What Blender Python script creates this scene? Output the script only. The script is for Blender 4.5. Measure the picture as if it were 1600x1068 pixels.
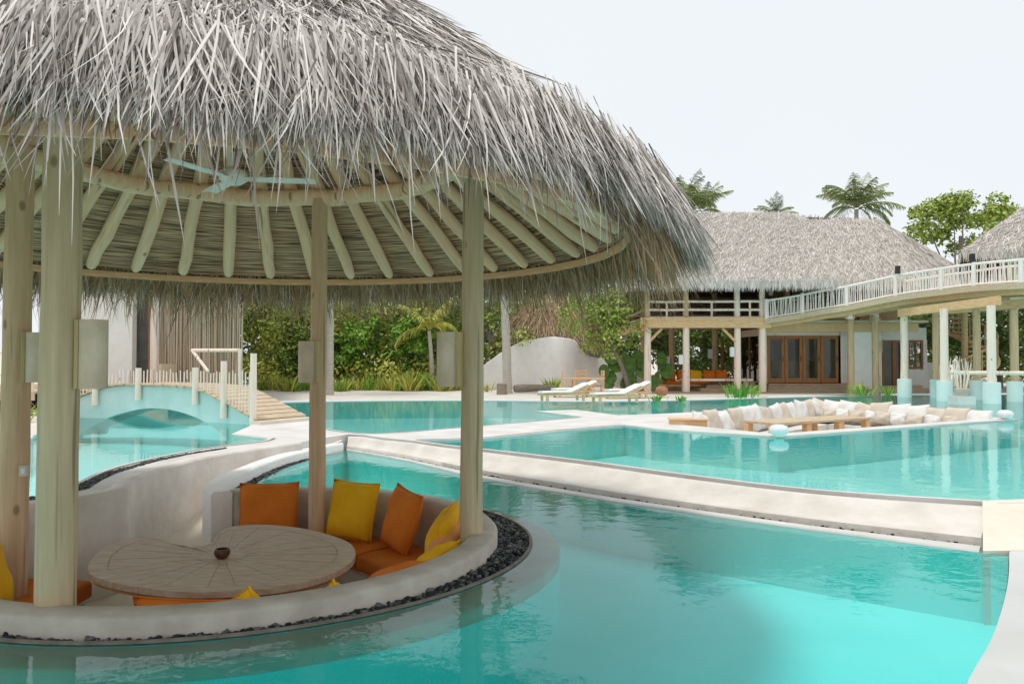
import bpy, bmesh, math, random
import numpy as np
from mathutils import Vector, Matrix
random.seed(7); rng = np.random.default_rng(7)
for o in list(bpy.data.objects): bpy.data.objects.remove(o)
sc = bpy.context.scene; COL = sc.collection
# ------------------------------------------------------------------ camera, sky, sun, exposure
ZC, F = 1.43, 1200.0
PITCH = math.atan(27/1200)
cd = bpy.data.cameras.new('camera'); cam = bpy.data.objects.new('camera', cd); COL.objects.link(cam)
cam.location = (0, 0, ZC); cam.rotation_euler = (math.pi/2+PITCH, 0, 0)
cd.sensor_width = 36; cd.lens = 36*F/1600; cd.clip_end = 2000; cd.clip_start = .05
sc.camera = cam
SUN_EL, SUN_AZ = math.radians(76), math.radians(246)      # azimuth clockwise from +Y
w = bpy.data.worlds.new('World'); sc.world = w; w.use_nodes = True
nt = w.node_tree; nt.nodes.clear()
sky = nt.nodes.new('ShaderNodeTexSky'); sky.sky_type = 'NISHITA'; sky.sun_disc = False
sky.sun_elevation = SUN_EL; sky.sun_rotation = SUN_AZ
tc = nt.nodes.new('ShaderNodeTexCoord'); cn = nt.nodes.new('ShaderNodeTexNoise')
cn.inputs['Scale'].default_value = 1.6; cn.inputs['Detail'].default_value = 6
nt.links.new(tc.outputs['Generated'], cn.inputs['Vector'])
cr = nt.nodes.new('ShaderNodeValToRGB')
cr.color_ramp.elements[0].position = .3; cr.color_ramp.elements[0].color = (6.35, 6.7, 6.9, 1)
cr.color_ramp.elements[1].position = .7; cr.color_ramp.elements[1].color = (6.75, 6.95, 7.05, 1)
nt.links.new(cn.outputs['Fac'], cr.inputs['Fac'])
mx = nt.nodes.new('ShaderNodeMixRGB'); mx.inputs['Fac'].default_value = .9
nt.links.new(sky.outputs[0], mx.inputs[1]); nt.links.new(cr.outputs[0], mx.inputs[2])
bg = nt.nodes.new('ShaderNodeBackground'); bg.inputs['Strength'].default_value = .1
out = nt.nodes.new('ShaderNodeOutputWorld')
nt.links.new(mx.outputs[0], bg.inputs['Color']); nt.links.new(bg.outputs[0], out.inputs['Surface'])
sl = bpy.data.lights.new('sun', 'SUN'); sl.energy = 1.25; sl.angle = math.radians(10); sl.color = (1, .95, .88)
so = bpy.data.objects.new('sun', sl); COL.objects.link(so)
sd = Vector((math.sin(SUN_AZ)*math.cos(SUN_EL), math.cos(SUN_AZ)*math.cos(SUN_EL), math.sin(SUN_EL)))
so.rotation_euler = sd.to_track_quat('Z', 'Y').to_euler(); so.location = (0, -10, 40)
sc.view_settings.view_transform = 'Standard'; sc.view_settings.look = 'None'
sc.view_settings.exposure = 0.5; sc.view_settings.gamma = 1; sc.view_settings.use_curve_mapping = False
sc.render.engine = 'CYCLES'; sc.cycles.max_bounces = 8; sc.cycles.transparent_max_bounces = 12

# ------------------------------------------------------------------ helpers
def ray(px, py):
    x = (px-800)/F; u = (534-py)/F
    return np.array([x, math.cos(PITCH)-u*math.sin(PITCH), math.sin(PITCH)+u*math.cos(PITCH)])
def U(px, py, z=0.0):            # where that line of sight meets the level z
    d = ray(px, py); t = (z-ZC)/d[2]; return (d[0]*t, d[1]*t)
def D(px, py, Y):                # where it meets the upright plane at distance Y
    d = ray(px, py); t = Y/d[1]; return Vector((d[0]*t, Y, ZC+d[2]*t))
def tag(o, label=None, cat=None, group=None, kind=None):
    if label: o['label'] = label
    if cat: o['category'] = cat
    if group: o['group'] = group
    if kind: o['kind'] = kind
    return o
def link(name, me, parent=None, mat=None):
    o = bpy.data.objects.new(name, me); COL.objects.link(o)
    if parent: o.parent = parent
    if mat and me: 
        if not me.materials: me.materials.append(M[mat])
    return o
def thing(name, label, cat, loc=(0,0,0), rz=0, group=None):
    o = bpy.data.objects.new(name, None); COL.objects.link(o); o.empty_display_size = .1
    o.location = loc; o.rotation_euler = (0, 0, rz); return tag(o, label, cat, group)
def copy_tree(o, parent=None):
    c = o.copy(); COL.objects.link(c)
    if parent: c.parent = parent
    for ch in o.children: copy_tree(ch, c)
    return c
class MB:
    def __init__(s): s.v = []; s.f = []
    def add(s, vs, fs):
        n = len(s.v); s.v += [tuple(v) for v in vs]; s.f += [tuple(i+n for i in f) for f in fs]; return s
    def box(s, c, d, m=None):
        x, y, z = d[0]/2, d[1]/2, d[2]/2
        vs = [Vector((a*x, b*y, e*z)) for a in (-1,1) for b in (-1,1) for e in (-1,1)]
        if m is not None: vs = [m @ v for v in vs]
        c = Vector(c); return s.add([v+c for v in vs], [(0,1,3,2),(4,6,7,5),(0,4,5,1),(2,3,7,6),(0,2,6,4),(1,5,7,3)])
    def b2(s, a, b): 
        a = Vector(a); b = Vector(b); return s.box((a+b)/2, [abs(q) for q in (b-a)])
    def tube(s, pts, rad, n=8, caps=True):
        pts = [Vector(p) for p in pts]; base = len(s.v); R = rad if hasattr(rad, '__len__') else [rad]*len(pts)
        up = None
        for i, p in enumerate(pts):
            t = (pts[min(i+1, len(pts)-1)]-pts[max(i-1, 0)]).normalized()
            if up is None: up = t.orthogonal().normalized()
            up = (up-t*up.dot(t)); up = up.normalized() if up.length > 1e-6 else t.orthogonal().normalized()
            b = t.cross(up)
            for k in range(n):
                a = 2*math.pi*k/n; s.v.append(tuple(p+(up*math.cos(a)+b*math.sin(a))*R[i]))
        for i in range(len(pts)-1):
            for k in range(n):
                s.f.append((base+i*n+k, base+i*n+(k+1)%n, base+(i+1)*n+(k+1)%n, base+(i+1)*n+k))
        if caps:
            s.f.append(tuple(base+k for k in range(n))[::-1]); s.f.append(tuple(base+(len(pts)-1)*n+k for k in range(n)))
        return s
    def lathe(s, prof, n=16, c=(0,0,0)):
        b = len(s.v)
        for r, z in prof:
            for k in range(n):
                a = 2*math.pi*k/n; s.v.append((c[0]+r*math.cos(a), c[1]+r*math.sin(a), c[2]+z))
        for i in range(len(prof)-1):
            for k in range(n): s.f.append((b+i*n+k, b+i*n+(k+1)%n, b+(i+1)*n+(k+1)%n, b+(i+1)*n+k))
        s.f.append(tuple(b+k for k in range(n))[::-1]); s.f.append(tuple(b+(len(prof)-1)*n+k for k in range(n))); return s
    def loft(s, rows, close=False):          # rows of equal length -> quads
        b = len(s.v); n = len(rows[0])
        for r in rows: s.v += [tuple(p) for p in r]
        for i in range(len(rows)-1):
            for k in range(n if close else n-1):
                s.f.append((b+i*n+k, b+i*n+(k+1)%n, b+(i+1)*n+(k+1)%n, b+(i+1)*n+k))
        return s
    def mesh(s, name, mat, smooth=False, bevel=0, seg=2):
        me = bpy.data.meshes.new(name); me.from_pydata(s.v, [], s.f)
        bm = bmesh.new(); bm.from_mesh(me)
        bmesh.ops.recalc_face_normals(bm, faces=bm.faces)
        if bevel: bmesh.ops.bevel(bm, geom=[e for e in bm.edges if len(e.link_faces)==2 and e.calc_face_angle(0) > .6], offset=bevel, segments=seg, affect='EDGES', clamp_overlap=True)
        bm.to_mesh(me); bm.free()
        if smooth:
            me.polygons.foreach_set('use_smooth', [True]*len(me.polygons))
            me.set_sharp_from_angle(angle=math.radians(50))
        me.materials.append(M[mat]); return me
    def build(s, name, mat, parent=None, smooth=False, bevel=0):
        return link(name, s.mesh(name, mat, smooth, bevel), parent)
def smooth(pts, n=6, closed=False):
    P = [np.array(p, float) for p in pts]; out = []; L = len(P)
    for i in range(L if closed else L-1):
        if closed: a, b, c, d = P[i-1], P[i], P[(i+1)%L], P[(i+2)%L]
        else: a, b, c, d = P[max(i-1,0)], P[i], P[i+1], P[min(i+2,L-1)]
        for k in range(n):
            t = k/n; out.append(tuple(.5*(2*b+(c-a)*t+(2*a-5*b+4*c-d)*t*t+(3*b-a-3*c+d)*t**3)))
    if not closed: out.append(tuple(P[-1]))
    return out
def resample(pts, n):
    P = np.array(pts, float); s = np.r_[0, np.cumsum(np.linalg.norm(np.diff(P, axis=0), axis=1))]
    t = np.linspace(0, s[-1], n); return np.stack([np.interp(t, s, P[:,k]) for k in range(P.shape[1])], 1)
def arc(c, r, a0, a1, n): return [(c[0]+r*math.cos(math.radians(a)), c[1]+r*math.sin(math.radians(a))) for a in np.linspace(a0, a1, n)]
def sheet(name, loops, z, mat, thick=0, parent=None):       # filled outline with holes, top at z
    cu = bpy.data.curves.new(name, 'CURVE'); cu.dimensions = '2D'; cu.fill_mode = 'BOTH'; cu.extrude = thick/2
    for lp in loops:
        sp = cu.splines.new('POLY'); sp.points.add(len(lp)-1); sp.use_cyclic_u = True
        for q, p in zip(sp.points, lp): q.co = (p[0], p[1], 0, 1)
    tmp = bpy.data.objects.new('tmp', cu); COL.objects.link(tmp)
    dg = bpy.context.evaluated_depsgraph_get(); me = bpy.data.meshes.new_from_object(tmp.evaluated_get(dg))
    bpy.data.objects.remove(tmp); bpy.data.curves.remove(cu); me.name = name
    me.transform(Matrix.Translation((0, 0, z-thick/2)))
    if thick == 0:
        bm = bmesh.new(); bm.from_mesh(me)
        for f in bm.faces:
            if f.normal.z < 0: f.normal_flip()
        bm.to_mesh(me); bm.free()
    me.materials.clear(); me.materials.append(M[mat]); return link(name, me, parent)
def inset(poly, d):
    P = np.array(poly, float); keep = [i for i in range(len(P)) if np.linalg.norm(P[i]-P[i-1]) > 1e-4]; P = P[keep]
    area = .5*np.sum(P[:,0]*np.roll(P[:,1],-1)-np.roll(P[:,0],-1)*P[:,1])
    e = norm(np.roll(P,-1,0)-P); nn = np.stack([-e[:,1], e[:,0]],1)*np.sign(area); m = norm(nn+np.roll(nn,1,0)); return [tuple(p) for p in P+m*d]
def npmesh(name, V, Fq, mat, tint=None, parent=None, smoothf=False):
    V = np.asarray(V, np.float32); Fq = np.asarray(Fq, np.int32); k = Fq.shape[1]
    me = bpy.data.meshes.new(name); me.vertices.add(len(V)); me.vertices.foreach_set('co', V.ravel())
    me.loops.add(Fq.size); me.loops.foreach_set('vertex_index', Fq.ravel())
    me.polygons.add(len(Fq)); me.polygons.foreach_set('loop_start', np.arange(0, Fq.size, k, dtype=np.int32))
    if smoothf: me.polygons.foreach_set('use_smooth', np.ones(len(Fq), bool))
    me.update(calc_edges=True)
    if tint is not None:
        a = me.attributes.new('tint', 'FLOAT', 'POINT'); a.data.foreach_set('value', np.asarray(tint, np.float32))
    me.materials.append(M[mat]); return link(name, me, parent)
def norm(a): return a/np.maximum(np.linalg.norm(a, axis=-1, keepdims=True), 1e-9)
def ribbons(P, T, N, L, W, droop, segs=3, curl=0.0, widths=None):
    n = len(P); S = norm(np.cross(T, N)); ws = widths or [1, 1, .8, .12]
    tw = rng.uniform(-.9, .9, n)[:,None]; S2 = norm(S*np.cos(tw)+N*np.sin(tw)); side = rng.normal(0, curl, n)[:,None]
    V = np.zeros((n, (segs+1)*2, 3))
    for i in range(segs+1):
        s = i/segs; c = P+T*(L*s)[:,None]+S*side*(L*s*s)[:,None]; c[:,2] -= droop*s*s
        wv = S2*(W*ws[min(i, len(ws)-1)]/2)[:,None]
        V[:,2*i] = c-wv; V[:,2*i+1] = c+wv
    b = (np.arange(n)*(segs+1)*2)[:,None]
    Fq = np.concatenate([b+np.array([2*i, 2*i+1, 2*i+3, 2*i+2]) for i in range(segs)], 0)
    return V.reshape(-1,3), Fq, np.repeat(rng.random(n), (segs+1)*2)

# ------------------------------------------------------------------ materials
M = {}
def mat(name, c1, c2=None, rough=.7, scale=6, stretch=(1,1,1), bump=0, bscale=None, detail=5, metal=0, spec=.3, tint=False, pos=(.3,.7), coat=0):
    m = bpy.data.materials.new(name); m.use_nodes = True; t = m.node_tree; b = t.nodes['Principled BSDF']
    b.inputs['Roughness'].default_value = rough; b.inputs['Metallic'].default_value = metal; b.inputs['Specular IOR Level'].default_value = spec
    M[name] = m; c2 = c2 or c1
    if tint:
        a = t.nodes.new('ShaderNodeAttribute'); a.attribute_name = 'tint'; fac = a.outputs['Fac']
    else:
        co = t.nodes.new('ShaderNodeTexCoord'); mp = t.nodes.new('ShaderNodeMapping'); mp.inputs['Scale'].default_value = stretch
        no = t.nodes.new('ShaderNodeTexNoise'); no.inputs['Scale'].default_value = scale; no.inputs['Detail'].default_value = detail
        t.links.new(co.outputs['Object'], mp.inputs['Vector']); t.links.new(mp.outputs[0], no.inputs['Vector']); fac = no.outputs['Fac']
        if bump:
            n2 = no
            if bscale:
                n2 = t.nodes.new('ShaderNodeTexNoise'); n2.inputs['Scale'].default_value = bscale; n2.inputs['Detail'].default_value = 4
                t.links.new(mp.outputs[0], n2.inputs['Vector'])
            bp = t.nodes.new('ShaderNodeBump'); bp.inputs['Strength'].default_value = bump; bp.inputs['Distance'].default_value = .02
            t.links.new(n2.outputs['Fac'], bp.inputs['Height']); t.links.new(bp.outputs[0], b.inputs['Normal'])
    r = t.nodes.new('ShaderNodeValToRGB'); r.color_ramp.elements[0].position = pos[0]; r.color_ramp.elements[1].position = pos[1]
    r.color_ramp.elements[0].color = (*c1, 1); r.color_ramp.elements[1].color = (*c2, 1)
    t.links.new(fac, r.inputs['Fac']); t.links.new(r.outputs[0], b.inputs['Base Color']); return m
mat('plaster', (.60,.575,.535), (.74,.72,.69), .85, 1.6, bump=.35, bscale=14)
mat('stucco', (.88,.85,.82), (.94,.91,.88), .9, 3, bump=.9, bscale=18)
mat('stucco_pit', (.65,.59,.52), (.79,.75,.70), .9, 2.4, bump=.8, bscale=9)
mat('rim', (.42,.37,.31), (.58,.53,.46), .75, 4, bump=.25, bscale=30)
mat('cream', (.72,.64,.53), (.80,.73,.62), .85, 3, bump=.15, bscale=40)
mat('slot', (.16,.145,.12), (.26,.24,.20), .9, 9)
mat('shelf', (.36,.42,.36), (.50,.54,.46), .8, 3)
mat('sand', (.60,.55,.48), (.72,.68,.61), .95, 1.2, bump=.4, bscale=12)
mat('lower_deck', (.54,.55,.53), (.64,.65,.63), .7, 1.5, bump=.1, bscale=30)
mat('pool', (.12,.82,.80), (.17,.87,.85), .8, .9)
mat('pool_light', (.34,.84,.83), (.41,.89,.88), .8, .8)
mat('pool_shallow', (.17,.66,.66), (.22,.70,.70), .8, .9)
mat('bridge_paint', (.56,.70,.68), (.66,.78,.75), .8, 2.2, bump=.3, bscale=16)
mat('log', (.54,.36,.21), (.72,.52,.33), .7, 5, (5,5,.35), bump=.25, bscale=9, pos=(.25,.75))
mat('log_green', (.46,.35,.21), (.62,.49,.32), .7, 5, (5,5,.3), bump=.25, bscale=9, pos=(.25,.75))
mat('paint_white', (.90,.79,.73), (.95,.85,.80), .7, 5, (5,5,.4), bump=.15, bscale=9)
mat('log_roof', (.86,.53,.32), (.97,.72,.48), .7, 5, (5,5,.35), bump=.25, bscale=9, pos=(.25,.75))
mat('log_white', (.88,.69,.57), (.95,.80,.70), .75, 5, (5,5,.4), bump=.2, bscale=9)
mat('wood_tan', (.66,.40,.20), (.82,.56,.33), .7, 5, (1,1,6), bump=.15)
mat('plank', (.50,.38,.25), (.66,.53,.38), .75, 3, (1.2,7,7), bump=.15)
mat('plank_grey', (.34,.24,.15), (.48,.36,.25), .75, 3, (1.2,7,7), bump=.15)
mat('teak', (.40,.29,.20), (.58,.46,.36), .55, 3, (2,9,9), bump=.08)
mat('teak_edge', (.33,.20,.09), (.46,.30,.15), .5, 8, bump=.05)
mat('door_wood', (.30,.12,.04), (.42,.19,.07), .5, 5, (6,6,.6))
mat('dark_wood', (.16,.09,.05), (.26,.16,.09), .6, 5, (6,6,.6))
mat('stone_lamp', (.58,.45,.33), (.74,.61,.48), .8, 5, bump=.3, bscale=22)
mat('lamp_wood', (.46,.34,.16), (.58,.45,.24), .7, 5, (5,5,.5))
mat('metal_white', (.84,.80,.72), (.88,.84,.77), .4, 4)
mat('metal_dark', (.02,.02,.02), (.04,.04,.04), .5, 4)
mat('switch', (.55,.50,.42), (.62,.58,.5), .4, 4)
mat('orange', (.62,.155,.012), (.74,.21,.02), .85, 3, bump=.7, bscale=5)
mat('orange_pale', (.72,.30,.09), (.80,.38,.14), .85, 3, bump=.7, bscale=5)
mat('yellow', (.80,.40,.006), (.88,.50,.012), .85, 3, bump=.7, bscale=5)
mat('white_fabric', (.74,.72,.68), (.82,.81,.78), .9, 3, bump=.7, bscale=5)
mat('beige_fabric', (.60,.52,.42), (.70,.62,.52), .9, 3, bump=.7, bscale=5)
mat('bowl', (.05,.02,.01), (.11,.045,.02), .4, 20)
mat('lamp_white', (.74,.75,.76), (.82,.82,.82), .4, 3)
mat('pebble', (.014,.018,.020), (.13,.14,.135), .55, tint=True)
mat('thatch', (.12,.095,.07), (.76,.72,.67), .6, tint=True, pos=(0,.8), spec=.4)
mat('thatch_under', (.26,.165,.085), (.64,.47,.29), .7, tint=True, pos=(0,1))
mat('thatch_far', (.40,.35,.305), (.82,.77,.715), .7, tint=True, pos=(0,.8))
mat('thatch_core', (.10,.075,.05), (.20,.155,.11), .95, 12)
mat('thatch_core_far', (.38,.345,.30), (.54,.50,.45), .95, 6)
mat('leaf_dark', (.05,.10,.02), (.26,.36,.065), .5, tint=True, pos=(0,1))
mat('leaf_mid', (.14,.23,.035), (.52,.60,.12), .5, tint=True, pos=(0,1))
mat('leaf_yellow', (.24,.30,.04), (.66,.60,.14), .5, tint=True, pos=(0,1))
mat('leaf_olive', (.26,.31,.04), (.72,.70,.16), .5, tint=True, pos=(0,1))
mat('leaf_bright', (.10,.24,.02), (.30,.48,.07), .5, tint=True, pos=(0,1))
mat('leaf_palm', (.09,.14,.035), (.36,.40,.15), .45, tint=True, pos=(0,1))
mat('leaf_plant', (.05,.13,.02), (.17,.30,.06), .45, 5)
mat('bark', (.20,.16,.12), (.36,.31,.25), .9, 6, (1,1,5), bump=.6)
mat('bark_pale', (.40,.36,.30), (.56,.51,.44), .9, 5, (1,1,7), bump=.5)
mat('terracotta', (.36,.17,.09), (.46,.24,.14), .8, 5)
mat('dark_void', (.02,.02,.018), (.03,.03,.025), .9, 4)
mat('screen', (.13,.13,.125), (.20,.20,.19), .8, 4)
mat('reed', (.36,.25,.16), (.68,.55,.42), .8, tint=True, pos=(0,1))
mat('glass_dark', (.03,.04,.035), (.06,.07,.06), .04, 2, spec=.6)
mat('soil', (.10,.08,.05), (.18,.14,.09), .95, 4)
# underside mat of the roof: fine level reeds
def reed_mat():
    m = mat('reed_mat', (.2,.15,.1)); t = m.node_tree; b = t.nodes['Principled BSDF']
    co = t.nodes.new('ShaderNodeTexCoord'); mp = t.nodes.new('ShaderNodeMapping'); mp.inputs['Scale'].default_value = (1.2,1.2,70)
    no = t.nodes.new('ShaderNodeTexNoise'); no.inputs['Scale'].default_value = 1.6; no.inputs['Detail'].default_value = 3
    r = t.nodes.new('ShaderNodeValToRGB'); e = r.color_ramp.elements
    e[0].position = .36; e[0].color = (.11,.065,.035,1); e[1].position = .62; e[1].color = (.78,.52,.32,1)
    bp = t.nodes.new('ShaderNodeBump'); bp.inputs['Strength'].default_value = .8; bp.inputs['Distance'].default_value = .015
    t.links.new(co.outputs['Object'], mp.inputs[0]); t.links.new(mp.outputs[0], no.inputs['Vector']); t.links.new(no.outputs['Fac'], r.inputs[0])
    t.links.new(r.outputs[0], b.inputs['Base Color']); t.links.new(no.outputs['Fac'], bp.inputs['Height']); t.links.new(bp.outputs[0], b.inputs['Normal'])
reed_mat()
for nm in ('log','log_green','log_white','log_roof'):
    t = M[nm].node_tree; b = t.nodes['Principled BSDF']; src = b.inputs['Base Color'].links[0].from_socket
    co = t.nodes.new('ShaderNodeTexCoord'); mp = t.nodes.new('ShaderNodeMapping'); mp.inputs['Scale'].default_value = (1,1,.55)
    vo = t.nodes.new('ShaderNodeTexVoronoi'); vo.inputs['Scale'].default_value = 4.2; rp = t.nodes.new('ShaderNodeValToRGB')
    rp.color_ramp.elements[0].position = .07; rp.color_ramp.elements[0].color = (1,1,1,1); rp.color_ramp.elements[1].position = .13; rp.color_ramp.elements[1].color = (0,0,0,1)
    mp2 = t.nodes.new('ShaderNodeMapping'); mp2.inputs['Scale'].default_value = (14,14,.5); ns = t.nodes.new('ShaderNodeTexNoise'); ns.inputs['Scale'].default_value = 1.0
    rc = t.nodes.new('ShaderNodeValToRGB'); rc.color_ramp.elements[0].position = .30; rc.color_ramp.elements[0].color = (1,1,1,1); rc.color_ramp.elements[1].position = .36; rc.color_ramp.elements[1].color = (0,0,0,1)
    mxx = t.nodes.new('ShaderNodeMath'); mxx.operation = 'MAXIMUM'
    mi = t.nodes.new('ShaderNodeMixRGB'); mi.inputs[2].default_value = (.20,.13,.07,1); ml = t.nodes.new('ShaderNodeMath'); ml.operation = 'MULTIPLY'; ml.inputs[1].default_value = .7
    L_ = t.links.new; L_(co.outputs['Object'], mp.inputs[0]); L_(mp.outputs[0], vo.inputs['Vector']); L_(vo.outputs['Distance'], rp.inputs[0]); L_(co.outputs['Object'], mp2.inputs[0]); L_(mp2.outputs[0], ns.inputs['Vector']); L_(ns.outputs['Fac'], rc.inputs[0])
    L_(rp.outputs[0], mxx.inputs[0]); L_(rc.outputs[0], mxx.inputs[1]); L_(mxx.outputs[0], ml.inputs[0]); L_(ml.outputs[0], mi.inputs[0]); L_(src, mi.inputs[1]); L_(mi.outputs[0], b.inputs['Base Color'])
def water_mat(name, tint, sx=1.0, strength=.05, scale=3.0):
    m = bpy.data.materials.new(name); m.use_nodes = True; t = m.node_tree; t.nodes.clear(); M[name] = m
    o = t.nodes.new('ShaderNodeOutputMaterial'); mix = t.nodes.new('ShaderNodeMixShader'); fr = t.nodes.new('ShaderNodeFresnel'); fr.inputs['IOR'].default_value = 1.36
    tr = t.nodes.new('ShaderNodeBsdfTransparent'); tr.inputs[0].default_value = (*tint, 1)
    gl = t.nodes.new('ShaderNodeBsdfGlossy'); gl.inputs['Roughness'].default_value = .015
    co = t.nodes.new('ShaderNodeTexCoord'); mp = t.nodes.new('ShaderNodeMapping'); mp.inputs['Scale'].default_value = (1, sx, 1)
    no = t.nodes.new('ShaderNodeTexNoise'); no.inputs['Scale'].default_value = scale; no.inputs['Detail'].default_value = 3
    bp = t.nodes.new('ShaderNodeBump'); bp.inputs['Strength'].default_value = strength; bp.inputs['Distance'].default_value = .05
    t.links.new(co.outputs['Object'], mp.inputs[0]); t.links.new(mp.outputs[0], no.inputs['Vector']); t.links.new(no.outputs['Fac'], bp.inputs['Height'])
    t.links.new(bp.outputs[0], gl.inputs['Normal']); t.links.new(bp.outputs[0], fr.inputs['Normal'])
    t.links.new(fr.outputs[0], mix.inputs[0]); t.links.new(tr.outputs[0], mix.inputs[1]); t.links.new(gl.outputs[0], mix.inputs[2]); t.links.new(mix.outputs[0], o.inputs[0])
water_mat('water_front', (.80,.97,.96), 1.0, .07, 4.5)
water_mat('water_upper', (.86,.98,.97), 1.0, .065, 3.5)
def glass_mat():
    m = bpy.data.materials.new('glass'); m.use_nodes = True; t = m.node_tree; t.nodes.clear(); M['glass'] = m
    o = t.nodes.new('ShaderNodeOutputMaterial'); mix = t.nodes.new('ShaderNodeMixShader'); fr = t.nodes.new('ShaderNodeFresnel'); fr.inputs['IOR'].default_value = 1.5
    tr = t.nodes.new('ShaderNodeBsdfTransparent'); tr.inputs[0].default_value = (.75,.8,.78,1); gl = t.nodes.new('ShaderNodeBsdfGlossy'); gl.inputs['Roughness'].default_value = .02
    t.links.new(fr.outputs[0], mix.inputs[0]); t.links.new(tr.outputs[0], mix.inputs[1]); t.links.new(gl.outputs[0], mix.inputs[2]); t.links.new(mix.outputs[0], o.inputs[0])
glass_mat()

# ------------------------------------------------------------------ plan of the place (metres; z = 0 is the upper water)
RC = (-2.5, 6.95); RI, RO = 2.12, 2.37           # sunken seat ring
TC = (-2.45, 6.8)                                # roof centre
ZP4, ZRIM = -.22, -.10
P1_NEAR = smooth([(-9.5,6.3),(-7.6,6.75),(-5.9,7.05),(-5.2,7.3),U(61,779),U(118,758),U(175,733),U(280,709),U(337,700),U(405,692),U(420,687)], 5)
SPIT = [U(362,680), (-5.55,16.4), (-5.9,17.3), (-4.75,18.0), U(495,668)]
P2_NEAR = [U(512,672), U(545,677), U(583,679), U(640,676), U(755,666), U(902,653.5), U(912,652.5), U(838,643.5), U(900,641.5), U(966,650)]
LL, LN, LR, LF = U(1027,661), U(1215,684), U(1590,656), U(1265,636)
LOUNGE_OUT = [U(1026,648), LF, (LF[0]+.2, LF[1]-.1), LR, LN]
P3_BACK = [U(1030,672), U(976,665.5), U(890,673), U(755,687), U(690,689), U(650,690)]
P3_FRONT = smooth([U(650,690), U(700,697), U(755,703), U(909,721), U(1077,744), U(1280,768), U(1543,786)], 4)
NEAR = P1_NEAR+SPIT+P2_NEAR+LOUNGE_OUT+P3_BACK+P3_FRONT[1:]+[(6.5,8.0),(12,8.9),(34,10.5)]
FAR = smooth([(34,31.5),(27,31.6),(20,31.6),(15.9,31.2),(10.5,29.2),(6.5,27.2),(4.0,26.4),(1.5,26.3),(-1,26.8),(-4,26.7),(-7.0,26.0),(-8.6,25),(-10,23.8),(-12,23),(-12.8,21.5),(-12.4,19.9),(-11.3,18.9),(-10.3,18.1),(-9.3,15.5),(-8.5,13.3),(-8.2,12),(-8.6,10),(-9.5,8.3)], 4)
WATER = NEAR+FAR
# lower court outline
P3_OFF = [(x-.045, y-.055) for x, y in P3_FRONT]
LEFTWALL = smooth([(-5.15,6.75),(-4.95,7.15),(-4.62,7.55),(-4.42,7.95),(-4.28,8.3),(-4.42,8.75),(-4.55,9.3),(-4.5,10.9),(-4.1,12.0),(-3.6,12.95)], 5)
TAIL_TOP = [(-3.25,14.0),(-3.05,14.38),(-2.75,14.3),(-2.3,13.75)]
COURT = [(12,8.25),(12,-6),(-8,-6),(-8,5.6),(-6,6.2)]+LEFTWALL+TAIL_TOP+P3_OFF+[(4.76,7.5)]
E_TOP = [(-3.05,14.36),(-2.75,14.28),(-2.3,13.75)]+P3_OFF
E_BOT = smooth([(-3.02,14.02),(-2.6,13.55),(-1.69,12.5),U(755,748,ZP4),U(925,778,ZP4),U(1000,789.5,ZP4),U(1250,825,ZP4),U(1530,862,ZP4),U(1577,867,ZP4)], 4)
P4_RIGHT = smooth([U(1577,867,ZP4),U(1576,905,ZP4),U(1567,950,ZP4),U(1548,1005,ZP4),U(1513,1068,ZP4),(1.7,3.15),(.6,2.5),(-1.2,2.1),(-4,1.8),(-8,1.6)], 4)
GA0, GA1 = -163, 104
def gwid(a): return .10+.22*math.exp(-((a-8)/48.0)**2)
RW = RO
RINGW = [(RC[0]+(RW+gwid(a))*math.cos(math.radians(a)), RC[1]+(RW+gwid(a))*math.sin(math.radians(a))) for a in np.linspace(GA0, GA1, 60)]
TAIL_L = [(-3.36,9.95),(-3.46,10.7),(-3.45,11.8),(-3.3,12.9),(-3.08,13.85)]
P4 = E_BOT+P4_RIGHT[1:]+[(-8,5.5),(-6,6.05)]+RINGW+TAIL_L

# ------------------------------------------------------------------ ground, decks, water
S = lambda o: tag(o, kind='structure')
BIG = [(-900,-300),(900,-300),(900,1500),(-900,1500)]
HOLE = FAR+[(-9.5,6.3),(-9.5,-8),(34,-8)]
S(sheet('ground', [BIG, HOLE], .035, 'sand'))
LIN = np.array([(3.62,16.55),(4.95,14.5),(11.2,18.15),(8.75,22.35)])
LIN = [tuple(p) for p in LIN]
S(sheet('pool_deck', [NEAR+[(34,-8),(-9.5,-8)], COURT, LIN], .03, 'plaster', 1.3))
S(sheet('pool_floor', [WATER], -.62, 'pool_light'))
tag(link('pool_lining', MB().loft([[(x,y,-.008) for x,y in inset(WATER,.008)], [(x,y,-.64) for x,y in inset(WATER,.008)]], True).mesh('pool_lining','pool_light')), kind='structure')
def slotline(name, line, d0, d1, z):
    P = resample(line, 80); t = norm(np.gradient(P, axis=0)); q = np.stack([-t[:,1], t[:,0]],1)
    S(MB().loft([[(*p,z) for p in P+q*d0], [(*p,z) for p in P+q*d1]]).build(name,'slot'))
slotline('edge_slot', P2_NEAR[:6], -.07, -.12, .034); slotline('edge_slot', P1_NEAR[22:], -.07, -.13, .034)
slotline('edge_slot', P3_BACK[1:], -.06, -.10, .034)
S(sheet('upper_pool_water', [WATER], 0.0, 'water_upper'))
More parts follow.
